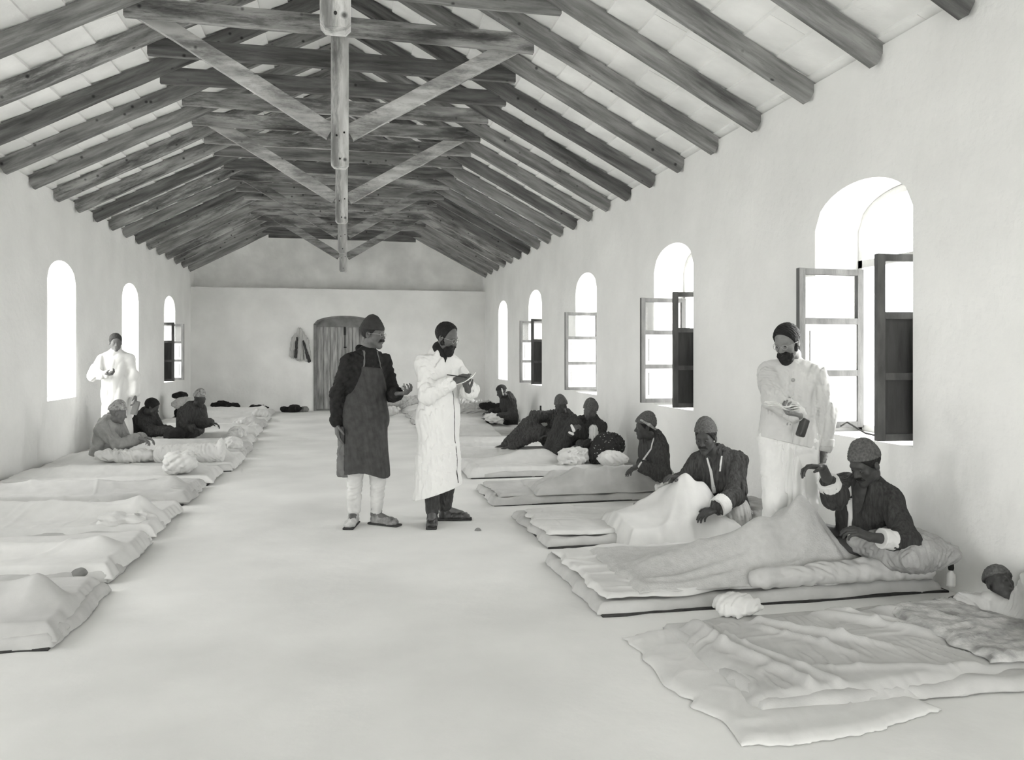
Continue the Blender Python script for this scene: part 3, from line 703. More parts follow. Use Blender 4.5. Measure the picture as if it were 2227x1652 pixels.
def trousers(J, root, h, m, t=.022, to=.92, name='trousers', seed=5, fold=.008):
    S = Sdf(); s = J['s']; P, R = J['P'], J['R']; S.ell(P + R[:, 2] * .0, V3(.17, .12, .13) * s + t * .6, R, .05)
    for q in 'RL':
        H_, K, A = J['Hp' + q], J['K' + q], J['A' + q]; A2 = K + (A - K) * to
        S.cap(H_, K, .086 * s + t, .064 * s + t, .05).cap(K, A2, .062 * s + t, .040 * s + t, .03)
    S.noise(fold, .11, seed, (1, 1, .7), True)
    return solid(name, S, h, m, root)
def sleeve_cuff(J, q, root, h, m, a=.70, b=.95, t=.028, name='cuff', seed=1):
    E_, W_ = J['E' + q], J['W' + q]; S = Sdf(); S.cap(E_ + (W_ - E_) * a, E_ + (W_ - E_) * b, .036 * J['s'] + t, .034 * J['s'] + t, .02).noise(.0025, .06, seed, ridge=True)
    d = nrm(W_ - E_); S.plane(d, E_ + (W_ - E_) * b).plane(-d, E_ + (W_ - E_) * a)
    return solid(name, S, h, m, root)

from mathutils.bvhtree import BVHTree
def ribbon(root, over, pts, d, widths, m, name, lift=.005, th=.006, n=18, reach=.5):
    """a narrow strip of cloth laid on the surface of another piece: points are dropped onto it along -d"""
    off = Vector(root.location); vs = []; fs = []; trees = []
    for o in over: trees.append(BVHTree.FromPolygons([v.co + off for v in o.data.vertices], [tuple(p.vertices) for p in o.data.polygons]))
    d = nrm(d); P = [V3(*p) for p in pts]; seg = len(P) - 1; out = []
    for i in range(n + 1):
        t = i / n * seg; k = min(int(t), seg - 1); a = t - k; c = P[k] * (1 - a) + P[k + 1] * a; wd = widths[k] * (1 - a) + widths[k + 1] * a
        tan = nrm(P[k + 1] - P[k]); sdv = nrm(np.cross(tan, d))
        row = []
        for q in (-1, 0, 1):
            c2 = c + sdv * q * wd / 2; best = None
            for T in trees:
                hit = T.ray_cast(Vector(c2 + d * reach), Vector(-d))
                if hit[0] is not None and (best is None or hit[3] < best[3]): best = hit
            row.append(np.array(best[0]) + d * lift if best else c2)
        out.append(row)
    for r_ in out:
        for p in r_: vs.append(p)
        for p in r_[::-1]: vs.append(p - d * th * 1.5 + 0 * p)
    for j in range(0, len(vs), 6):
        vs[j + 1] = vs[j + 1] + d * th * .6
    for i in range(n):
        for k in range(6): a = i * 6 + k; b_ = i * 6 + (k + 1) % 6; fs.append((a, b_, b_ + 6, a + 6))
    fs.append((5, 4, 3, 2, 1, 0)); fs.append(tuple(n * 6 + k for k in range(6)))
    b = MB(); b.add(vs, fs); return b.build(name, m, root, True)
HF = 1.0     # voxel multiplier
# 1. man in the apron and skull cap
def man_apron():
    x, y = .17, 6.98
    ft = az(20); J = joints((x - .01, y, .92), (x + .005, y - .02, 1.46), 24, (x + .055, y - .055, 1.615), 62,
        dict(R=dict(w=(x - .245, y - .06, .865), pole=(-.5, .6, 0), d=(.10, -.12, -1), n=(1, .3, 0), curl=.28),
             L=dict(w=(x + .245, y - .21, 1.115), pole=(.2, .6, -1), d=(.8, -.6, .12), n=(-.1, .2, 1), curl=.75, thumb=.9)),
        dict(R=dict(a=(x - .105, y + .02, .085), f=az(-12), pole=az(10)), L=dict(a=(x + .085, y - .02, .085), f=az(52), pole=az(30))), s=1.0, pitch=4)
    h = .0048 * HF; r = add_person('standing man in dark coat, long dark apron and skull cap, middle of the hall', J, M['skin_face'], h, loc=(x, y, 0))
    hair(J, r, .004, t=.006, side=-.01); moustache(J, r, .003, .036, .012); glasses(J, r); eyes(J, r)
    S = Sdf(); H = J['HR']; S.ell(hl(J, 0, -.012, .040), (.087, .108, .098), H, .01).ell(hl(J, 0, -.012, .115), (.048, .052, .052), H, .05).plane(H @ nrm(V3(0, -.05, -1)), hl(J, 0, 0, .040)).noise(.0015, .03, 2)
    solid('skull_cap', S, .004, M['cap_dark'], r)
    S = torso_cloth(J, .020, .12, .90, sl=.018, flare=.005); S.noise(.007, .13, 21, (1, 1, .7), True)
    coat = solid('coat', S, h, M['jacket_black'], r)
    c = J['N']; S = Sdf(); R = J['R']; S.cap(c + R @ V3(.075, -.01, -.02), c + R @ V3(.05, -.05, .035), .022, .026, .02).cap(c + R @ V3(.05, -.05, .035), c + R @ V3(-.05, -.05, .035), .026, k=.02).cap(c + R @ V3(-.05, -.05, .035), c + R @ V3(-.075, .0, -.02), .026, .022, .02)
    solid('coat_collar', S, h, M['jacket_black'], r)
    for q in 'RL': sleeve_cuff(J, q, r, h, M['jacket_black'], .80, .94, .026, 'sleeve_end')
    b = MB(); sc1 = J['N']
    for q in (-1, 1):
        ribbon(r, [coat], [sc1 + R @ V3(q * .060, .05, .02), sc1 + R @ V3(q * .066, .10, -.04), sc1 + R @ V3(q * .085, .14, -.15)], R[:, 1], [.012, .011, .010], M['apron_pale'], 'apron_strap')
    # apron: a shell in front of coat and legs
    S = torso_cloth(J, .037, 0, .2, sl=.0, flare=.0); P = J['P']; f, rr, u = R[:, 1], R[:, 0], R[:, 2]
    S.cap(P + u * .10 + f * .02, P - V3(0, 0, .62) + f * .03, .165, .205, .05, (f, .88)).noise(.007, .17, 31, (1.3, 1.3, .35), True)
    Pz = P[2]
    def mask(X, Y, Z):
        a = (X - P[0]) * rr[0] + (Y - P[1]) * rr[1]; d = (X - P[0]) * f[0] + (Y - P[1]) * f[1]
        wd = np.interp(Z, [.3, .80, .98, 1.12, 1.30, 1.34], [.30, .30, .24, .155, .092, .088])
        return np.maximum(np.maximum(np.abs(a) - wd, -.03 - d), np.maximum(Z - 1.335 - .1 * a, .430 - Z + .03 * np.sin(a * 14)))
    S.fn(mask); solid('apron', S, h, M['apron'], r)
    S = Sdf(); S.cap(P + rr * .13 - f * .06 + V3(0, 0, -.05), P + rr * .15 - f * .04 + V3(0, 0, -.46), .06, .075, .03, (f, .8)).noise(.012, .10, 5, (1, 1, .5), True).plane((0, 0, -1), (0, 0, .415)); solid('apron_side', S, h, M['apron_pale'], r)
    trousers(J, r, h, M['trouser_white'], .008, .90, fold=.006)
    for q, m in (('R', M['shoe_white']), ('L', M['shoe_tan'])): shoe(J, q, r, .004, m, hgt=.13)
    # little glass vessel held in the palm
    w_ = J['WL']; b = MB(); c = w_ + V3(.055, -.05, .035); b.lathe(c, [(.0, 0), (.018, .002), (.022, .02), (.016, .034), (.007, .04), (.007, .052), (.010, .054), (0, .055)], 14)
    tag(b.build('vial', M['wire'], None, True), 'small stoppered vial held in the palm of the man in the apron', 'bottle')
man_apron()

# 2. man in the long white coat writing
def man_coat():
    x, y = .775, 6.90; f0 = az(34)
    J = joints((x, y, .90), (x + .0, y - .005, 1.44), 34, (x + .065, y - .055, 1.585), 52,
        dict(R=dict(w=(x + .10, y - .27, 1.225), pole=(-1, .2, -.8), d=(.75, -.25, .35), n=(.3, .5, -.8), curl=.8, thumb=.9),
             L=dict(w=(x + .235, y - .15, 1.135), pole=(.7, .5, -.9), d=(-.30, -.25, .8), n=(-.2, -.2, .9), curl=.75, thumb=.6)),
        dict(R=dict(a=(x - .055, y - .04, .10), f=az(-8), pole=az(10)), L=dict(a=(x + .07, y + .1, .10), f=az(82), pole=az(50))), s=.985, pitch=20)
    h = .0048 * HF; r = add_person('standing bearded man in long white coat writing, middle of the hall', J, M['skin_face'], h, loc=(x, y, 0))
    hair(J, r, .004, t=.009, side=-.03, front=(.050, .098)); beard(J, r, .004, .012); glasses(J, r); eyes(J, r)
    R = J['R']; f, rr, u = R[:, 1], R[:, 0], R[:, 2]; P = J['P']
    S = torso_cloth(J, .018, 0, .80, sl=.022); S.cap(P + V3(0, 0, .16), P - V3(0, 0, .68), .150, .205, .08, (f, .95))
    S.noise(.010, .16, 41, (1.2, 1.2, .5), True).noise(.0022, .075, 44, (1, 1, .7), True)
    S.cap(J['N'] + R @ V3(0, .12, -.06), J['N'] + R @ V3(0, .09, .12), .004, .06, k=.01, op='s')
    S.plane(nrm(V3(.32, -.1, -1)), (x, y, .262)); coat = solid('long_coat', S, h, M['coat_white'], r)
    for q in 'RL': sleeve_cuff(J, q, r, h, M['coat_white'], .6, .86, .030, 'sleeve_end')
    S = Sdf().cap(J['N'] + R @ V3(0, .03, -.09), J['N'] + R @ V3(0, .02, .055), .078, .066, .02); solid('shirt_collar', S, h, M['jacket_black'], r)
    ribbon(r, [coat], [V3(P[0], P[1], z) + rr * o for z, o in ((1.16, -.035), (.95, -.04), (.60, -.055), (.31, -.065))], f, [.006, .007, .009, .012], M['cap_dark'], 'coat_opening', lift=.0)
    S = Sdf()
    for q in 'RL': S.cap(J['K' + q], J['A' + q] + V3(0, 0, .02), .070, .056, .02)
    S.noise(.004, .08, 3, ridge=True); solid('boot_leg', S, h, M['boots'], r)
    for q in 'RL': shoe(J, q, r, .004, M['boots'], name='boot', hgt=.12)
    # notebook and pencil
    c = J['WL'] + V3(-.035, -.11, .10); Rn = frame(nrm(V3(.75, -.45, .38)), (-.3, -.2, 1)); S = Sdf().rbox(c, (.07, .088, .005), .004, Rn, .01)
    b = MB(); t = thing('notebook', 'open white notebook held by the man in the long white coat', 'notebook', tuple(c))
    for q in (-1, 1):
        b = MB(); vs = [c + Rn @ V3(a * 1.0, q * .003 + q * bb, zz_) for a in (-.06, .06) for bb in (0, .085) for zz_ in (-.006, .0)]
        vs = [v + Rn[:, 2] * (.012 if abs((v - c) @ Rn[:, 1]) > .05 else 0) for v in vs]
        b.add(vs, [(0, 1, 3, 2), (4, 6, 7, 5), (0, 4, 5, 1), (2, 3, 7, 6), (0, 2, 6, 4), (1, 5, 7, 3)]); b.build('page_block', M['paper'], t)
    b = MB(); w_ = J['WR'] + V3(.07, -.035, .03); b.tube([w_ + V3(-.13, .02, .022), w_ + V3(.03, -.02, .0)], .0045, 7); tag(b.build('pencil', M['iron'], None, True), 'dark pencil in the writing hand of the man in the long white coat', 'pencil')
man_coat()

# 3. doctor standing by the near window
def doctor_right():
    x, y = 2.95, 4.97
    J = joints((x, y, .88), (x + .015, y - .02, 1.385), -40, (x - .060, y - .080, 1.525), -60,
        dict(R=dict(w=(x - .13, y - .34, 1.055), pole=(-1, .1, -.6), d=(-.85, -.25, .25), n=(.2, .1, .9), curl=.8, thumb=.8),
             L=dict(w=(x + .20, y - .10, .80), pole=(1, .3, 0), d=(-.3, -.25, -1), n=(-1, 0, 0), curl=.5)),
        dict(R=dict(a=(x - .09, y - .02, .09), f=az(-30), pole=az(-20)), L=dict(a=(x + .10, y + .03, .09), f=az(0), pole=az(-10))), s=.965, pitch=22, roll=3)
    h = .0046 * HF; r = add_person('standing bearded man in pale coat and spectacles reading papers beside the near right window', J, M['skin_pale'], h, loc=(x, y, 0))
    hair(J, r, .0035, t=.008, side=-.010, front=(.068, .084)); beard(J, r, .0035, .004); glasses(J, r); eyes(J, r)
    R = J['R']; f, rr, u = R[:, 1], R[:, 0], R[:, 2]; P = J['P']
    S = torso_cloth(J, .020, 0, .86, sl=.020); S.cap(P + V3(0, 0, .15), P + V3(0, 0, -.06), .155, .180, .08, (f, .85))
    S.noise(.009, .19, 61, (1.2, 1.2, .4), True).noise(.0022, .075, 44, (1, 1, .7), True).plane(nrm(V3(-.25, 0, -1)), (x, y, .84)); coat = solid('coat', S, h, M['coat_pale'], r)
    for q in 'RL': sleeve_cuff(J, q, r, h, M['coat_pale'], .68, .90, .030, 'sleeve_end')
    S = Sdf().cap(P + V3(0, 0, .02), (P[0], P[1], .22), .150, .165, .05, (f, .85)).noise(.014, .13, 33, (1.3, 1.3, .25), True).plane((0, 0, -1), (0, 0, .17)); solid('gown_skirt', S, h, M['coat_white'], r)
    S = Sdf().cap(J['N'] + R @ V3(0, .015, -.03), J['N'] + R @ V3(0, .015, .055), .068, .058, .02); solid('shirt_collar', S, h, M['sheet'], r)
    S = Sdf().ell(J['N'] + R @ V3(0, .085, .005), (.014, .012, .025), R).ell(J['N'] + R @ V3(.022, .078, .02), (.016, .010, .011), R); solid('bow_tie', S, .004, M['black_cloth'], r)
    for (dz, dx) in ((-.105, -.035), (-.235, -.02), (-.40, -.02)):
        b = MB(); c = J['N'] + R @ V3(dx, 0, dz) + f * (.153 if dz > -.2 else .148); b.tube([c, c + f * .012], .013, 12); b.build('button', M['wire'], r, True)
    ribbon(r, [coat], [J['N'] + R @ V3(-.03, 0, -.05), J['N'] + R @ V3(-.045, 0, -.25), J['N'] + R @ V3(-.05, 0, -.52)], f, [.005, .005, .006], M['frame_pale'], 'coat_opening', lift=.0)
    trousers(J, r, .01, M['coat_white'], .03, .9)
    for q in 'RL': shoe(J, q, r, .006, M['boots'], hgt=.12)
    c = J['WR'] + V3(-.135, -.03, .055)
    for k in range(3):
        b = MB(); R2 = np.array(Matrix.Rotation(.25 * k - .2, 3, 'Z') @ Matrix.Rotation(.16, 3, 'Y')); n_ = 8; vs = []; fs = []
        for i in range(n_ + 1):
            for q in (-1, 1):
                for e in (0, .002): vs.append(c + V3(0, 0, .006 * k) + R2 @ V3(-.10 + .2 * i / n_, q * .055, .012 * math.sin(i * .9 + k) + e))
        for i in range(n_):
            a = 4 * i; fs += [(a, a + 4, a + 6, a + 2), (a + 1, a + 3, a + 7, a + 5), (a, a + 1, a + 5, a + 4), (a + 2, a + 6, a + 7, a + 3)]
        fs += [(0, 2, 3, 1), (4 * n_, 4 * n_ + 1, 4 * n_ + 3, 4 * n_ + 2)]
        b.add(vs, fs); tag(b.build('paper_sheet', M['paper']), 'white paper sheet held by the man at the near window, %s of three' % ('lowest', 'middle', 'topmost')[k], 'paper', 'papers in the doctor\'s hand')
    # dark case held under the papers
    S = Sdf().rbox(J['WR'] + V3(.02, -.01, -.075), (.022, .03, .06), .012, np.array(Matrix.Rotation(.35, 3, 'Y')), .01); tag(solid('instrument_case', S, .004, M['boots']), 'small dark instrument case under the reading hand by the near window', 'case')
doctor_right()

# 4. doctor standing by the left wall
def doctor_left():
    x, y = -3.22, 12.55
    J = joints((x, y, .92), (x, y - .02, 1.46), 15, (x + .0, y - .05, 1.61), 22,
        dict(R=dict(w=(x - .06, y - .32, 1.16), pole=(-1, .2, -.6), d=(.9, -.3, .1), n=(0, .3, 1), curl=.8, thumb=.8),
             L=dict(w=(x + .27, y - .06, .86), pole=(1, .3, 0), d=(.0, -.1, -1), n=(-1, 0, 0), curl=.5)),
        dict(R=dict(a=(x - .10, y, .09), f=az(0)), L=dict(a=(x + .10, y, .09), f=az(20))), s=1.0, pitch=8)
    h = .008 * HF; r = add_person('standing man in white coat against the left wall behind the seated patients', J, M['skin_flare'], h, loc=(x, y, 0))
    hair(J, r, .006, t=.008, m=M['apron'])
    R = J['R']; f = R[:, 1]; P = J['P']; S = torso_cloth(J, .020, 0, .9, sl=.020); S.cap(P + V3(0, 0, .15), P + V3(0, 0, -.62), .155, .20, .08, (f, .9)).noise(.014, .2, 71, (1.2, 1.2, .35), True).plane((0, 0, -1), (0, 0, .22)); solid('long_coat', S, h, M['coat_white'], r)
    for q in 'RL': shoe(J, q, r, .009, M['shoe_white'], hgt=.12)
    S = Sdf().ell(J['WR'] + V3(.09, -.03, .03), (.035, .03, .02)); tag(solid('small_bowl', S, .006, M['casing']), 'small dark bowl in the hand of the man by the left wall', 'bowl')
    c = J['WL'] + V3(.0, -.02, -.19); S = Sdf().rbox(c, (.045, .025, .10), .012, np.array(Matrix.Rotation(.25, 3, 'Y'))); tag(solid('dark_folder', S, .008, M['casing']), 'dark folder hanging from the left hand of the man by the left wall', 'folder')
doctor_left()

# ------------------------------------------------------------------ beds of the right row
def at(x, y, Y):
    c, s_ = math.cos(TH), math.sin(TH); a = (x - PX) / FPX; dx, dy = a * c + s_, -a * s_ + c; t = Y / dy
    return V3(dx * t, Y, CAMH + (PY - y) / FPX * t)
def pallet(X0, Y0, L, W_, sgn, label, m='pallet', seed=0, th=.07, rag=.018):
    return cloth('straw_pallet', (X0, Y0), sgn, L, W_, lambda u, v: th + .010 * wv2(u, v, seed + 3, .35) + creases(u, v, seed, .005), M[m], label, 'mattress', None, res=.02, rag=rag, seed=seed, zb=.014, fall=.035)

PL = ' '
# row of right beds: near edge, width, foot end
RB = [(2.92, 1.05, 1.62), (4.24, 1.22, 1.36), (5.80, 1.20, 1.45), (7.53, .98, 1.36), (9.22, 1.05, 1.40), (10.62, 1.0, 1.35),
      (11.95, 1.05, 1.40), (13.40, 1.0, 1.35), (14.95, 1.05, 1.38), (16.55, 1.0, 1.35), (18.05, 1.0, 1.38), (19.55, 1.0, 1.35)]
for i, (y0, wd, x0) in enumerate(RB):
    nm = ORD[i]
    L = 3.56 - x0
    if i > 0: shade_mat(x0 + .02, y0 - .012, 3.58, y0 + wd + .005, 'dark thin slab painting the shade under the %s pallet of the right row, counted from the camera' % nm)
    pallet(x0, y0, L, wd, 1, 'pale straw pallet on the floor, %s of the right row counted from the camera' % nm, seed=30 + i, th=.05 if i == 0 else .066)

# -- bed 0: grey rumpled cloths at the lower right corner
FOLD0 = [[(.10, .98, .05, .03), (.16, .60, .045, .03), (.30, .12, .04, .03)], [(.14, .98, .03, .02), (.24, .55, .04, .025), (.42, .1, .03, .03)], [(.45, .85, .04, .03), (.75, .55, .05, .03), (.95, .35, .01, .03)], [(.42, .8, .02, .02), (.62, .5, .035, .025), (.70, .3, .01, .03)],
         [(.80, .95, .03, .04), (1.05, .70, .045, .035), (1.35, .30, .02, .04)], [(.88, .95, .04, .03), (1.0, .85, .04, .03), (1.25, .60, .03, .03)], [(1.20, .95, .05, .05), (1.35, .75, .04, .05), (1.75, .40, .02, .05)], [(.55, .97, .03, .03), (1.5, .93, .03, .03)], [(.2, .3, .02, .03), (.6, .22, .02, .03), (1.1, .1, .02, .03)]]
cloth('rumpled_sheet', (1.62, 2.92), 1, 1.86, .98, lambda u, v: .066 + creases(u, v, 5, .012, .30, (.5, 1.4)) + .8 * ridge(u, v, FOLD0, 2), M['sheet2'], 'rumpled greyish sheet over the nearest right pallet, lower right', 'sheet', seed=51, rag=.03, zb=.012, fall=.10, rot=.02, res=.010)
cloth('floor_sheet', (1.42, 2.72), 1, .95, 1.16, lambda u, v: .024 + creases(u, v, 15, .010, .4), M['sheet'], 'white sheet spilling onto the floor beside the nearest right pallet', 'sheet', seed=52, rag=.05, zb=.010, fall=.05, rot=.06, skew=.02)
bundle(at(1590, 1345, 3.98) * V3(1, 1, 0) + V3(0, 0, .10), (.17, .13, .035), M['sheet'], 'crumpled white cloth knot on the corner of the rumpled greyish sheet', 61, .008, name='crumpled_cloth', cat='cloth', nz=.014, floor=.06)
b = MB()
cloth('quilt', (2.80, 3.02), 1, .76, .84, lambda u, v: .105 + creases(u, v, 25, .016, .2), mat('quilted_cloth', .46, .95, .4, 14, .5, 60, v2=.25, dist=.01), 'grey quilted cover with dark lines on the nearest right pallet by the wall', 'quilt', seed=53, rag=.03, zb=.08, fall=.06, res=.011)
def patient_corner():
    J = joints((3.42, 2.98, .18), (3.42, 3.50, .18), -40, (3.44, 3.68, .21), -20,
        dict(R=dict(w=tuple(at(2050, 1296, 3.90)), pole=(-.2, .6, .3), d=(-.85, -.1, -.3), n=(0, 0, -1), curl=.3), L=dict(w=(3.2, 3.1, .17), pole=(0, 0, 1), d=(-1, 0, 0), n=(0, 0, -1))), s=.78, sh=.13, pitch=-50)
    r = add_person('person in loose white shirt lying low against the wall at the lower right', J, M['skin_dark'], .005, loc=(3.2, 3.6, 0))
    S = torso_cloth(J, .015, .1, .70, sl=.022); S.noise(.008, .09, 91, ridge=True).plane((1, 0, 0), (3.61, 0, 0)); solid('shirt', S, .006, M['sheet2'], r)
    skullcap(J, r, .006, M['cap_knit'])
patient_corner()
p = at(2045, 1252, 4.12); b = MB(); p = V3(3.50, 4.11, .075); b.lathe(p, [(0, 0), (.024, 0), (.026, .01), (.026, .07), (.010, .09), (.010, .105), (0, .105)], 14)
t = thing('medicine_bottle', 'small glass bottle with dark stopper standing by the wall, lower right', 'bottle', tuple(p)); b.build('bottle_body', M['frame_pale'], t, True)
b = MB(); b.lathe(p + V3(0, 0, .095), [(0, 0), (.014, 0), (.017, .012), (.014, .045), (0, .048)], 12); b.build('stopper', M['black_cloth'], t, True)

# -- bed 1: man with knees drawn up under a woolly blanket
cloth('bed_sheet', (1.42, 4.31), 1, 2.10, 1.10, lambda u, v: .100 + creases(u, v, 3, .016, .42, (.45, 1.5)) + .02 * np.exp(-((v - .12) / .08) ** 2) * sm(u, 1.0, 1.5), M['sheet'], 'creased white sheet over the pallet of the man with drawn up knees', 'sheet', seed=61, rag=.035, zb=.080, fall=.03, res=.010)
FOLD1 = [[(1.18, .30, .016, .03), (.70, .16, .022, .035), (.15, .12, .012, .03)], [(1.22, .22, .016, .03), (1.05, .08, .020, .03), (.80, .03, .012, .03)], [(1.27, .24, .02, .028), (1.34, .08, .018, .03)],
         [(1.30, .36, .02, .025), (1.40, .12, .022, .03)], [(1.05, .45, .018, .03), (.55, .40, .022, .04), (.1, .5, .01, .03)], [(.95, .20, .014, .03), (.50, .05, .014, .03)]]
cloth('woolly_blanket', (1.62, 4.30), 1, 1.56, .98, lambda u, v: .130 + .010 * wv2(u, v, 13, .45) + ridge(u, v, FOLD1, 2) +
      ridge(u, v, [[(1.22, .33, .335, .18), (.92, .33, .25, .18), (.30, .36, .07, .17)], [(1.22, .33, .33, .18), (1.32, .30, .20, .2), (1.44, .28, .11, .2)], [(1.20, .50, .25, .15), (.75, .58, .10, .15)], [(1.22, .33, .31, .16), (1.20, .50, .25, .15)]], 4),
      M['wool'], 'thick woolly white blanket tented over drawn up knees', 'blanket', seed=62, rag=.02, zb=.100, fall=.06, res=.010)
S = Sdf().cap((2.35, 4.30, .135), (3.05, 4.29, .150), .050, .062, .03).cap((3.05, 4.29, .150), (3.42, 4.27, .155), .062, .075, .03).noise(.010, .20, 12, (.8, 1, 1), True); tag(solid('rolled_blanket', S, .008, M['sheet2']), 'long rolled grey white blanket along the near edge of the second right pallet', 'blanket')
pillow((3.29, 4.27, .270), (.18, .24, .115), .15, M['pillow_grey'], 'plump striped grey pillow behind the man with drawn up knees', seed=3, h=.008, nz=.008)
def patient1():
    J = joints((3.24, 4.56, .23), (3.15, 4.42, .655), -58, tuple(at(1882, 1010, 4.36)), -76,
        dict(R=dict(w=tuple(at(1789, 1016, 4.28)), pole=(-.2, -.5, -1), d=(-1, .0, .10), n=(-.1, -.2, -1), curl=.6, thumb=.7),
             L=dict(w=tuple(at(1893, 1168, 4.12)), pole=(1, -.2, -.4), d=(-.85, .2, .35), n=(0, .5, -1), curl=.55, thumb=.5)),
        dict(R=dict(a=(2.44, 4.75, .14), f=az(-80), pole=(0, 0, 1), st=0), L=dict(a=(2.46, 4.55, .14), f=az(-85), pole=(0, 0, 1), st=0)), s=.99, pitch=26, sh=.160)
    h = .0042 * HF; r = add_person('seated patient with one arm raised and knees under the woolly blanket, nearest on the right', J, M['skin_dark'], h, loc=(3.24, 4.5, 0))
    eyes(J, r); moustache(J, r, .0035, .034, .010); hair(J, r, .004, t=.005, side=-.02)
    skullcap(J, r, .004, M['cap_knit'], z=.048, tilt=-.25, t=.010, peak=.004, pk=(0, -.02, .12))
    S = torso_cloth(J, .020, .10, .42, sl=.022); S.noise(.007, .14, 14, (1.3, 1.3, .4), True).noise(.0022, .075, 15, (1, 1, .7), True)
    R = J['R']; N = J['N']; f, rr, u = R[:, 1], R[:, 0], R[:, 2]
    S.cap(N + f * .10 + u * .02, N + f * .155 - u * .20, .055, .030, .01, op='s'); jk = solid('striped_jacket', S, h, M['patient_dark'], r)
    S = Sdf(); S.ell(J['P'] + u * .31, V3(.135, .108, .17), R, .05).cap(N - u * .05, N + u * .0, .07, .058, .03).noise(.004, .08, 2); solid('undershirt', S, h, M['undershirt'], r)
    ribbon(r, [jk], [N + rr * .056 + u * .0 + f * .05, N + rr * .040 - u * .12, N + rr * .030 - u * .20, N + rr * .034 - u * .36], f, [.012, .018, .022, .030], M['sheet'], 'white_lapel', reach=.19)
    sleeve_cuff(J, 'R', r, h, M['sheet'], .34, .56, .031, 'white_cuff', 3); sleeve_cuff(J, 'L', r, h, M['sheet'], .38, .72, .024, 'white_cuff', 4)
patient1()
bundle(at(1955, 1205, 4.33), (.12, .07, .05), M['sheet2'], 'crumpled pale shirt tails at the waist of the man with drawn up knees', 8, .006, name='crumpled_cloth', cat='cloth', nz=.014, floor=.1)

# -- bed 2: man with a white sheet over his knees
cloth('bed_sheet', (1.52, 5.88), 1, 1.70, 1.05, lambda u, v: .100 + creases(u, v, 33, .014, .45, (.45, 1.5)), M['sheet'], 'smooth white sheet on the third right pallet', 'sheet', seed=63, rag=.03, zb=.080, fall=.03, res=.011)
FOLD2 = [[(.54, .25, .02, .025), (.36, .10, .02, .03)], [(.66, .18, .016, .02), (.66, .02, .014, .03)], [(.76, .2, .02, .025), (.90, .08, .02, .03)], [(.54, .4, .02, .03), (.30, .45, .02, .03)]]
cloth('white_sheet', (1.98, 5.60), 1, 1.08, .74, lambda u, v: .150 + .008 * wv2(u, v, 34, .3) + ridge(u, v, FOLD2, 2) +
      ridge(u, v, [[(.62, .27, .29, .15), (.55, .30, .24, .15), (.40, .32, .07, .15), (.12, .35, .05, .14)], [(.62, .27, .29, .15), (.78, .30, .25, .14), (.90, .33, .12, .12)], [(.64, .27, .24, .14), (.66, .42, .24, .17)], [(.66, .42, .24, .17), (.50, .44, .19, .17), (.12, .44, .06, .16)]], 4), M['sheet'],
      'white sheet bunched high over the knees of the moustached patient', 'sheet', seed=64, rag=.02, zb=.016, fall=.10, res=.009)
bundle(at(1450, 1080, 6.35), (.08, .07, .13), M['sheet'], 'gathered white cloth ruffle beside the bunched sheet', 19, .006, name='crumpled_cloth', cat='cloth', nz=.02, floor=.1)
S = Sdf().rbox(at(1388, 1106, 6.60), (.05, .03, .035), .008, np.array(Matrix.Rotation(.4, 3, 'Y'))); tag(solid('small_box', S, .005, M['casing']), 'small grey box lying on the third right pallet', 'box')
pillow((3.34, 6.15, .15), (.15, .30, .07), 0, M['pallet'], 'flat pale pillow by the wall behind the moustached patient', seed=4, h=.011)
def patient2():
    J = joints((3.02, 6.06, .20), (2.90, 5.97, .655), -38, tuple(at(1535, 952, 5.90)), -44,
        dict(R=dict(w=tuple(at(1478, 1040, 5.95)), pole=(-.6, .3, -1), d=(-.7, -.2, .2), n=(0, 0, -1)),
             L=dict(w=tuple(at(1556, 1106, 5.66)), pole=(1, .1, -.3), d=(-.85, -.15, -.25), n=(-.1, .3, -1), curl=.45, thumb=.5)),
        dict(R=dict(a=(2.30, 5.98, .13), f=az(-80), pole=(0, 0, 1), st=0), L=dict(a=(2.30, 5.84, .13), f=az(-80), pole=(0, 0, 1), st=0)), s=.99, pitch=14, sh=.165)
    h = .0048 * HF; r = add_person('seated moustached patient facing the camera with a white sheet over his knees', J, M['skin_dark'], h, loc=(3.02, 6.05, 0))
    eyes(J, r); moustache(J, r, .0035, .036, .009); hair(J, r, .004, t=.005, side=-.02)
    skullcap(J, r, .004, M['cap_knit'], z=.052, tilt=-.22, t=.010, peak=.022, pk=(0, -.01, .115))
    R = J['R']; N = J['N']; f, rr, u = R[:, 1], R[:, 0], R[:, 2]
    S = torso_cloth(J, .024, .10, .84, sl=.024); S.noise(.009, .12, 24, (1.3, 1.3, .4), True).noise(.0022, .075, 25, (1, 1, .7), True)
    S.cap(N + f * .11 + u * .02, N + f * .155 - u * .12, .045, .016, .01, op='s'); jk = solid('striped_jacket', S, h, M['patient'], r)
    ribbon(r, [jk], [N + rr * .055 + f * .05, N + rr * .030 - u * .10, N + rr * .030 - u * .28], f, [.012, .020, .034], M['sheet'], 'white_lapel')
    ribbon(r, [jk], [N - rr * .062 + f * .05 + u * .01, N - rr * .040 - u * .10], f, [.012, .014], M['sheet'], 'white_lapel')
    sleeve_cuff(J, 'L', r, h, M['sheet'], .58, .94, .042, 'white_cuff', 3)
    S = Sdf().ell((3.0, 5.84, .20), (.12, .10, .10), k=.03).noise(.014, .08, 4, (1, 1, .4), True); solid('trouser_folds', S, .006, M['sheet2'], r)
patient2()

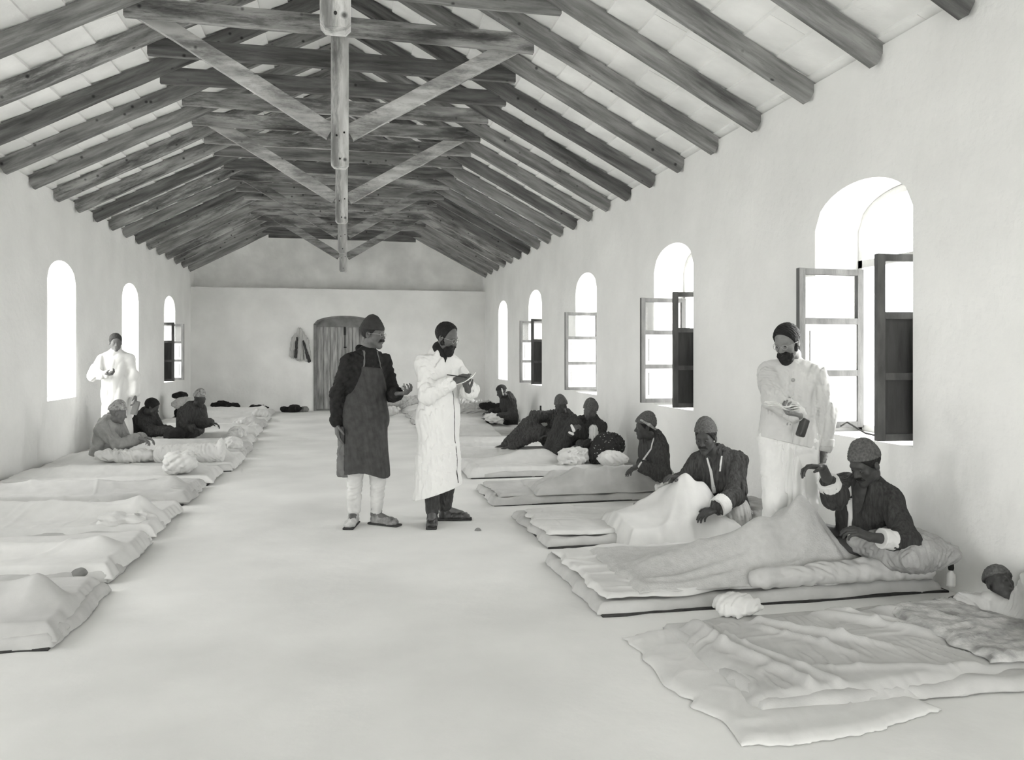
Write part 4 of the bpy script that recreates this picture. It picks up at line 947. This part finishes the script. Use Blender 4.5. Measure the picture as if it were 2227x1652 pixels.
# -- bed 3: patient in profile
cloth('bed_sheet', (1.44, 7.60), 1, 1.88, .85, lambda u, v: .10 + creases(u, v, 43, .012, .4, (.4, 1.5)), M['sheet2'], 'striped pale sheet on the fourth right pallet', 'sheet', seed=65, rag=.03, zb=.080, fall=.03)
cloth('twisted_blanket', (1.80, 7.55), 1, 1.52, .80, lambda u, v: .125 + creases(u, v, 44, .026, .32, (.5, 1.5)) +
      ridge(u, v, [[(1.40, .28, .20, .20), (.8, .28, .15, .18), (.45, .28, .15, .15), (.22, .25, .08, .15)], [(1.3, .45, .17, .16), (.3, .5, .12, .13)]], 4), M['sheet2'],
      'twisted grey white blanket over the stretched legs of the patient in profile', 'blanket', seed=66, rag=.022, zb=.085, fall=.06, res=.011)
def patient3():
    J = joints((3.12, 7.80, .20), (3.04, 7.68, .615), -84, tuple(at(1403, 929, 7.60)), -100,
        dict(R=dict(w=tuple(at(1395, 1010, 7.85)), pole=(.3, .5, -1), d=(-1, -.1, -.2), n=(0, 0, -1)),
             L=dict(w=tuple(at(1392, 1012, 7.42)), pole=(.6, -.4, -1), d=(-.92, -.1, -.32), n=(0, .1, -1), curl=.35, thumb=.6)),
        dict(R=dict(a=(2.30, 7.98, .10), f=az(-90), pole=(0, 0, 1)), L=dict(a=(2.30, 7.82, .10), f=az(-90), pole=(0, 0, 1))), s=.98, pitch=4, sh=.155)
    h = .0058 * HF; r = add_person('seated patient in wrapped head cloth in left profile, in line with the second right window', J, M['skin_dark'], h, loc=(3.12, 7.8, 0))
    eyes(J, r); hair(J, r, .005, t=.005, side=-.02)
    skullcap(J, r, .005, M['cap_knit'], z=.036, tilt=-.25, t=.011, peak=.012, pk=(0, -.04, .115), name='head_cloth')
    S = Sdf().cap(hl(J, -.088, -.03, .03), hl(J, -.07, .05, .085), .014, .012, .02).cap(hl(J, -.088, -.03, .03), hl(J, -.05, -.095, -.02), .014, .012, .02); solid('cloth_band', S, .005, M['cap_pale'], r)
    R = J['R']; N = J['N']; f, rr, u = R[:, 1], R[:, 0], R[:, 2]
    S = torso_cloth(J, .024, .10, .88, sl=.024); S.noise(.009, .12, 27, (1.3, 1.3, .4), True).noise(.0022, .075, 28, (1, 1, .7), True); jk = solid('striped_jacket', S, h, M['patient'], r)
    ribbon(r, [jk], [N - rr * .060 + u * .03, N - rr * .085 + f * .04 - u * .06, N - rr * .06 + f * .10 - u * .16, N - rr * .03 + f * .1 - u * .24], nrm(f - rr), [.014, .016, .018, .022], M['sheet'], 'white_lapel')
    sleeve_cuff(J, 'L', r, h, M['sheet'], .02, .14, .030, 'white_cuff', 3)
patient3()

# -- bed 4: dark spotted bundle, white pillow and crumpled linen
cloth('bed_sheet', (1.38, 9.24), 1, 1.95, 1.0, lambda u, v: .115 + creases(u, v, 53, .022, .40, (.4, 1.5)) + ridge(u, v, [[(1.05, .62, .13, .2), (.75, .6, .12, .17), (.3, .5, .05, .2)]]), M['sheet'], 'rumpled white sheet on the fifth right pallet', 'sheet', seed=67, rag=.02, zb=.016, fall=.07)
S = Sdf().ell((3.16, 9.45, .32), (.20, .15, .16), k=.05).ell((3.00, 9.42, .20), (.10, .12, .12), k=.05).noise(.012, .09, 3, ridge=True); tag(solid('spotted_bundle', S, .009, M['spotted']), 'dark bundle in white spotted cloth behind the patient in profile', 'bundle')
pillow((3.13, 9.22, .19), (.14, .10, .08), 0, M['sheet'], 'small white pillow in front of the dark spotted bundle', seed=8, h=.009)
bundle((2.72, 9.42, .19), (.20, .16, .13), M['sheet'], 'heap of crumpled white linen beside the dark spotted bundle', 71, .009, parts=7, nz=.03, floor=.08)
# -- beds 5, 6: two leaning patients
cloth('bed_sheet', (1.36, 10.6), 1, 1.95, .98, lambda u, v: .115 + creases(u, v, 63, .018, .40, (.4, 1.5)) + ridge(u, v, [[(1.5, .45, .03, .2), (.3, .4, .05, .2)]]), M['sheet'], 'white sheet on the sixth right pallet, raised beside the leaning patient', 'sheet', seed=68, rag=.02, zb=.016, fall=.07, res=.016)
cloth('bed_sheet', (1.38, 11.95), 1, 1.6, 1.0, lambda u, v: .11 + creases(u, v, 73, .016, .40, (.4, 1.5)), M['sheet'], 'white sheet on the seventh right pallet', 'sheet', seed=69, rag=.02, zb=.016, fall=.07, res=.018)
def patient4():
    J = joints((3.02, 10.02, .20), (3.12, 10.04, .60), -48, tuple(at(1284, 893, 9.95)), -58,
        dict(R=dict(w=tuple(at(1243, 940, 9.75)), pole=(-1, .1, -.4), d=(.5, -.2, .6), n=(0, .5, -1), curl=.8),
             L=dict(w=tuple(at(1262, 968, 9.68)), pole=(1, -.2, -.3), d=(-.9, 0, -.2), n=(0, 0, -1))),
        dict(R=dict(a=(2.55, 10.0, .20), f=az(-80), pole=(-.2, 0, 1), st=0), L=dict(a=(2.62, 9.85, .2), f=az(-80), pole=(0, 0, 1), st=0)), s=1.0, pitch=22, roll=-14, sh=.165)
    h = .0075 * HF; r = add_person('patient in dark gown with pale bandaged arm, nearer leaning one', J, M['skin_mid'], h, loc=(3.05, 10.0, 0))
    skullcap(J, r, .006, M['cap_knit'], z=.02, tilt=-.55, t=.014, peak=.01, name='hood')
    S = torso_cloth(J, .026, .16, .95, sl=.028)
    for q in 'RL': S.cap(J['Hp' + q], J['K' + q], .11, .09, .06).cap(J['K' + q], J['A' + q], .09, .08, .05)
    S.noise(.012, .15, 34, (1.3, 1.3, .5), True); solid('gown', S, h, M['patient_dark'], r)
    S = Sdf().cap(at(1290, 932, 9.72), at(1292, 962, 9.68), .042, .052, .02).noise(.012, .07, 3, (2, 1, .5), True); solid('bandage', S, .006, M['sheet'], r)
    S = Sdf().cap(at(1243, 925, 9.62), at(1248, 936, 9.61), .016, .02, .02).cap(at(1238, 940, 9.62), at(1246, 944, 9.61), .014, .016, .02); solid('white_edging', S, .006, M['sheet'], r)
patient4()
def patient5():
    J = joints((2.95, 11.08, .22), (3.04, 11.10, .60), -30, tuple(at(1220, 884, 10.98)), -48,
        dict(R=dict(w=tuple(at(1150, 938, 10.98)), pole=(-.2, .3, 1), d=(-1, 0, -.2), n=(0, 0, -1)),
             L=dict(w=tuple(at(1196, 948, 10.78)), pole=(1, -.2, -.4), d=(-1, .1, 0), n=(0, 0, -1))),
        dict(R=dict(a=(2.18, 11.0, .18), f=az(-85), pole=(0, 0, 1), st=0), L=dict(a=(2.25, 10.9, .17), f=az(-85), pole=(0, -.3, 1), st=0)), s=1.0, pitch=10, roll=6, sh=.165)
    h = .0085 * HF; r = add_person('patient in dark gown propped on one outstretched arm, farther leaning one', J, M['skin_dark'], h, loc=(2.95, 11.0, 0))
    skullcap(J, r, .007, M['cap_knit'], z=.03, tilt=-.2, t=.011, peak=.012)
    S = torso_cloth(J, .026, .12, .92, sl=.028)
    for q in 'RL': S.cap(J['Hp' + q], J['K' + q], .11, .085, .06).cap(J['K' + q], J['A' + q], .085, .06, .05)
    S.noise(.012, .15, 36, (1.3, 1.3, .5), True); jk = solid('gown', S, h, M['patient'], r)
    N = J['N']; R = J['R']; f, rr, u = R[:, 1], R[:, 0], R[:, 2]
    for q in (1, -1): ribbon(r, [jk], [N + rr * .05 * q - u * .02 + f * .04, N + rr * (.03 * q + .02) - u * .26], f, [.018, .026], M['sheet'], 'white_lapel')
    sleeve_cuff(J, 'R', r, h, M['sheet'], .55, .8, .03, 'white_cuff', 3); sleeve_cuff(J, 'L', r, h, M['sheet'], .7, .95, .03, 'white_cuff', 4)
patient5()
# -- farther beds
def patient6():
    J = joints((3.14, 15.45, .22), (3.08, 15.35, .63), -76, tuple(at(1091, 852, 15.28)), -95,
        dict(R=dict(w=(2.78, 15.6, .30), pole=(.3, .5, -1), d=(-1, 0, 0)), L=dict(w=tuple(at(1085, 905, 15.1)), pole=(.6, -.4, -1), d=(-1, 0, -.3))), s=1.0, pitch=24)
    h = .010 * HF; r = add_person('patient in very dark gown sitting in left profile, farthest seated on the right', J, M['skin_dark'], h, loc=(3.1, 15.4, 0))
    skullcap(J, r, .008, M['cap_dark'], z=.045, tilt=-.25, t=.011)
    S = Sdf().cap(hl(J, -.078, -.02, .06), hl(J, -.07, .0, -.06), .016, .012, .01); solid('bandage', S, .008, M['sheet'], r)
    S = torso_cloth(J, .030, .18, .92, sl=.03).noise(.012, .15, 46, (1.3, 1.3, .5), True); solid('gown', S, h, M['patient_dark'], r)
patient6()
names6 = {7: ('eighth', 1.2), 8: ('ninth', 1.3), 9: ('tenth', 2.0), 10: ('eleventh', 2.0), 11: ('twelfth', 2.0)}
for i, (nm, ll) in names6.items():
    y0, wd, x0 = RB[i]
    cloth('bed_sheet', (x0 + .03, y0 + .04), 1, ll, wd - .08, lambda u, v: .115 + creases(u, v, 80 + i, .022, .35, (.6, 1.3)) + ridge(u, v, [[(ll - .2, .5, .10, .2), (.3, .4, .08, .2)]]), M['sheet'], 'rumpled white sheet on the %s right pallet counted from the camera' % nm, 'sheet', seed=80 + i, rag=.022, zb=.050, fall=.07, res=.022)
bundle((2.80, 15.18, .20), (.22, .16, .11), M['sheet'], 'white cloth heaped in the lap of the farthest right patient', 72, .012, nz=.025, floor=.08)
def lying(X0, Y0, sgn, label, seed, h=.012, m=None):
    S = Sdf(); c = lambda u, v, z: (X0 + sgn * u, Y0 + v, z)
    S.cap(c(.1, .1, .22), c(.65, .2, .24), .13, .17, .08).cap(c(-.25, .0, .30), c(.1, .1, .22), .09, .12, .06).cap(c(-.25, 0, .30), c(-.45, .05, .16), .08, .07, .05).ell(c(.9, .1, .24), (.13, .12, .11), k=.03).noise(.03, .14, seed, (1, 1, .8), True).plane((0, 0, -1), (0, 0, .08))
    return tag(solid('huddled_blanket', S, h, m or M['sheet2']), label, 'blanket')
lying(2.35, 16.95, 1, 'pale blanket huddled over a lying sleeper on the tenth right pallet', 5)
lying(2.15, 18.5, 1, 'grey blanket over a curled sleeper near the far right corner', 6, m=M['pallet'])
lying(1.35, 20.1, 1, 'white blanket mound against the back wall right of the door', 9)
bundle((3.0, 16.6, .34), (.22, .12, .09), M['black_cloth'], 'black cloth lying across the huddled pale blanket', 74, .012, floor=.1)
bundle(at(1040, 916, 15.6), (.32, .06, .05), M['black_cloth'], 'long dark roll lying on the ninth right pallet', 75, .012, nz=.008, floor=.09)
bundle(at(1072, 917, 15.5), (.13, .06, .05), M['black_cloth'], 'short dark roll at the end of the long dark roll', 76, .012, nz=.008, floor=.06)
bundle((3.38, 13.75, .19), (.20, .16, .12), M['casing'], 'small grey bundle against the right wall between two windows', 77, .012, floor=.07)
b = MB(); b.lathe((3.40, 13.97, .085), [(0, 0), (.035, 0), (.035, .32), (.016, .37), (.016, .44), (0, .44)], 10); tag(b.build('dark_bottle', M['black_cloth'], None, True), 'tall dark bottle standing behind the small grey bundle by the right wall', 'bottle')

# ------------------------------------------------------------------ beds of the left row (feet towards the aisle)
LB = [(4.35, .98, -1.40), (5.50, 1.10, -1.45), (6.72, 1.15, -1.48), (8.20, 1.05, -1.50), (9.35, .98, -1.46), (10.45, 1.15, -1.36), (11.75, 1.1, -1.38), (13.05, 1.1, -1.45), (14.5, 1.1, -1.52), (16.0, 1.1, -1.55), (17.6, 1.1, -1.62), (19.2, 1.2, -1.7)]
for i, (y0, wd, x0) in enumerate(LB):
    nm = ORD[i]; L = -3.68 - x0; L = abs(L)
    shade_mat(-3.69, y0 - .012, x0 - .02, y0 + wd + .005, 'dark thin slab painting the shade under the %s pallet of the left row, counted from the camera' % nm)
    pallet(x0, y0, L, wd, -1, 'pale straw pallet on the floor, %s of the left row counted from the camera' % nm, seed=60 + i, rag=.022)
    occupied = i in (5, 7)
    rd = random.Random(i)
    Lb = L - (.55 if i in (6, 8) else .08)
    q_ = .45 + .55 * rd.random(); legs = [[(.22, wd * .42, .17 * q_, .12), (.38, wd * .45, .11 * q_, .12), (.9, wd * .48, .12 * q_, .14), (1.5, wd * .48, .15 * q_, .2), (Lb - .25, wd * .5, .12 * q_, .2)]] if i not in (6, 8) else [[(.2, wd * .4, .10, .14), (Lb - .1, wd * .4, .14, .2)], [(.3, wd * .7, .08, .12), (Lb - .1, wd * .6, .12, .16)]]
    cloth('blanket', (x0 + .01 * (i % 3), y0 + .02), -1, Lb, wd - .03, lambda u, v: .115 + creases(u, v, 100 + i, .016, .42, (.45, 1.4)) + ridge(u, v, legs), M['sheet' if i % 3 else 'sheet2'],
          'rumpled white blanket over the %s left pallet counted from the camera' % nm, 'blanket', seed=100 + i, rag=.022, zb=.035, fall=.07, res=.012 if i < 4 else .018)
for (x, y, z, r, lb, sd) in ((-1.72, 6.95, .12, (.17, .16, .07), 'crumpled cloth at the aisle end of the third left pallet', 31), (-1.85, 9.6, .22, (.22, .18, .14), 'knotted white cloth at the aisle end of the fifth left pallet', 33),
                             (-1.55, 12.0, .16, (.12, .2, .12), 'crumpled white cloth at the aisle end of the seventh left pallet', 34), (-1.72, 13.5, .16, (.2, .2, .12), 'crumpled white cloth at the aisle end of the eighth left pallet', 35),
                             (-1.75, 15.0, .18, (.2, .2, .12), 'crumpled white cloth at the aisle end of the ninth left pallet', 36), (-1.8, 18.0, .16, (.2, .2, .11), 'crumpled pale cloth at the aisle end of the eleventh left pallet', 37)):
    bundle((x, y, z), r, M['sheet'], lb, sd, .011, name='crumpled_cloth', cat='cloth', floor=.05)
# bolster shape on the sixth left bed, with its flat folded end
S = Sdf().cap((-1.62, 10.62, .22), (-2.2, 10.62, .21), .12, .11, .03).ell((-1.52, 10.62, .24), (.05, .14, .15), k=.04).noise(.010, .12, 8, (1.5, 1, 1), True); tag(solid('bolster', S, .009, M['sheet']), 'long white bolster lying at the aisle end of the sixth left pallet', 'bolster')
bundle((-1.66, 5.62, .05), (.16, .12, .045), M['casing'], 'dark grey cloth on the floor at the end of the second left pallet', 38, .010, name='crumpled_cloth', cat='cloth', floor=.012, nz=.01)
def left_patient(label, P, N, hd, body, face, wr, wl, skin, cloth_m, cap_m, h, pitch=10, capz=.045, peak=.01, extra=None):
    J = joints(P, N, body, hd, face, dict(R=dict(w=wr, pole=(-.6, .1, -1), d=(.95, -.1, -.25), curl=.5), L=dict(w=wl, pole=(-.5, .2, -1), d=(.95, -.1, -.25), curl=.5)), s=1.0, pitch=pitch)
    r = add_person(label, J, skin, h, loc=(P[0], P[1], 0))
    if cap_m is not None: skullcap(J, r, h * .85, cap_m, z=capz, tilt=-.2, t=.011, peak=peak)
    else: hair(J, r, h * .85, t=.008)
    S = torso_cloth(J, .026, .16, .88, sl=.026).noise(.011, .14, 5, (1.3, 1.3, .5), True); solid('gown', S, h, cloth_m, r)
    return J, r
left_patient('patient in pale gown and pale cap sitting in right profile, nearest on the left', (-2.98, 11.05, .22), (-2.88, 10.95, .62), tuple(at(256, 899, 10.90)), 72, 98, tuple(at(300, 952, 10.75)), tuple(at(312, 950, 10.95)), M['skin_flare'], M['patient_flare'], M['cap_pale'], .008, 14)
left_patient('bareheaded patient in dark gown bent over his hands, middle of three on the left', (-3.02, 13.02, .22), (-2.90, 12.92, .57), tuple(at(330, 885, 12.82)), 68, 96, tuple(at(366, 938, 12.6)), tuple(at(374, 934, 12.8)), M['skin_dark'], M['patient_dark'], None, .009, 26)
left_patient('patient in striped cap sitting with hands on knees, farthest of three on the left', (-2.38, 13.55, .22), (-2.36, 13.47, .63), tuple(at(434, 868, 13.38)), 44, 52, tuple(at(420, 930, 13.15)), tuple(at(458, 918, 13.2)), M['skin_dark'], M['patient'], M['cap_pale'], .009, 16)
bundle(tuple(at(378, 944, 12.55)), (.16, .10, .10), M['black_cloth'], 'black cloth bag in front of the bareheaded patient on the left', 41, .011, floor=.08)
bundle((-2.62, 10.72, .20), (.34, .18, .10), M['sheet'], 'white sheet gathered in front of the pale gowned patient on the left', 42, .010, floor=.08, name='gathered_sheet', cat='sheet')
bundle((-3.28, 17.9, .22), (.20, .25, .15), M['black_cloth'], 'black bundle under the pale cushion by the far left wall', 43, .013, floor=.06)
pillow((-3.25, 17.75, .42), (.20, .24, .12), 0, M['sheet2'], 'pale cushion on the black bundle by the far left wall', seed=9, h=.012)
bundle((-3.36, 17.95, .58), (.16, .18, .07), M['black_cloth'], 'black cloth on top of the pale cushion by the far left wall', 44, .013, floor=.45)
bundle((-2.75, 20.3, .20), (.36, .2, .13), M['black_cloth'], 'pointed black cloth heap below the back wall left of the door', 45, .013, floor=.07)
bundle((-1.35, 20.72, .07), (.26, .16, .11), M['black_cloth'], 'black bundle on the floor left of the back door', 46, .012, floor=.0)
bundle((-1.02, 20.82, .04), (.18, .14, .07), M['casing'], 'low grey bundle beside the black bundle at the back door', 47, .012, floor=.0)
bundle((-2.05, 20.3, .15), (.26, .10, .05), M['black_cloth'], 'flat black strip of cloth on the farthest left pallet', 48, .012, floor=.08)
bundle((1.0, 18.9, .10), (.22, .2, .12), M['sheet'], 'white cloth heap on the floor behind the standing pair', 49, .013, floor=.0)
# jacket on the back wall
p = at(653, 716, 21.0); S = Sdf(); k = lambda x, y, dy=.0: at(x, y, 21.06 - dy)
S.cap(k(652, 716), k(641, 738), .025, .05, .02, (V3(0, 1, 0), .8)).cap(k(652, 716), k(664, 740), .025, .05, .02, (V3(0, 1, 0), .8)).cap(k(639, 738), k(636, 772), .05, .06, .01, (V3(0, 1, 0), .8)).cap(k(665, 742), k(671, 782), .05, .065, .01, (V3(0, 1, 0), .8)).cap(k(652, 725), k(651, 776), .04, .09, .01, (V3(0, 1, 0), .6))
S.noise(.022, .12, 7, (2.2, 1, .3), True).plane((0, 1, 0), (0, 21.095, 0)).plane((0, 0, -1), k(650, 787))
t = thing('hanging_jacket', 'pale jacket with dark lining hanging on the back wall left of the door', 'jacket', tuple(at(652, 716, 21.06))); solid('jacket_cloth', S, .010, M['sheet2'], t)
S = Sdf().cap(k(646, 735, .05), k(643, 776, .06), .018, .03, .02).cap(k(660, 742, .05), k(672, 784, .04), .02, .045, .02).noise(.008, .08, 3, (2, 1, .4), True); solid('dark_lining', S, .009, M['apron'], t)
b = MB(); b.tube([at(652, 716, 21.095), at(652, 715, 21.03)], .008, 6); b.build('peg', M['iron'], t)
b = MB(); b.lathe((1.06, 6.53, 0), [(0, 0), (.03, 0), (.022, .012), (.012, .02), (0, .021)], 7); tag(b.build('floor_scrap', M['casing']), 'tiny grey scrap on the floor in front of the man in the white coat', 'scrap')
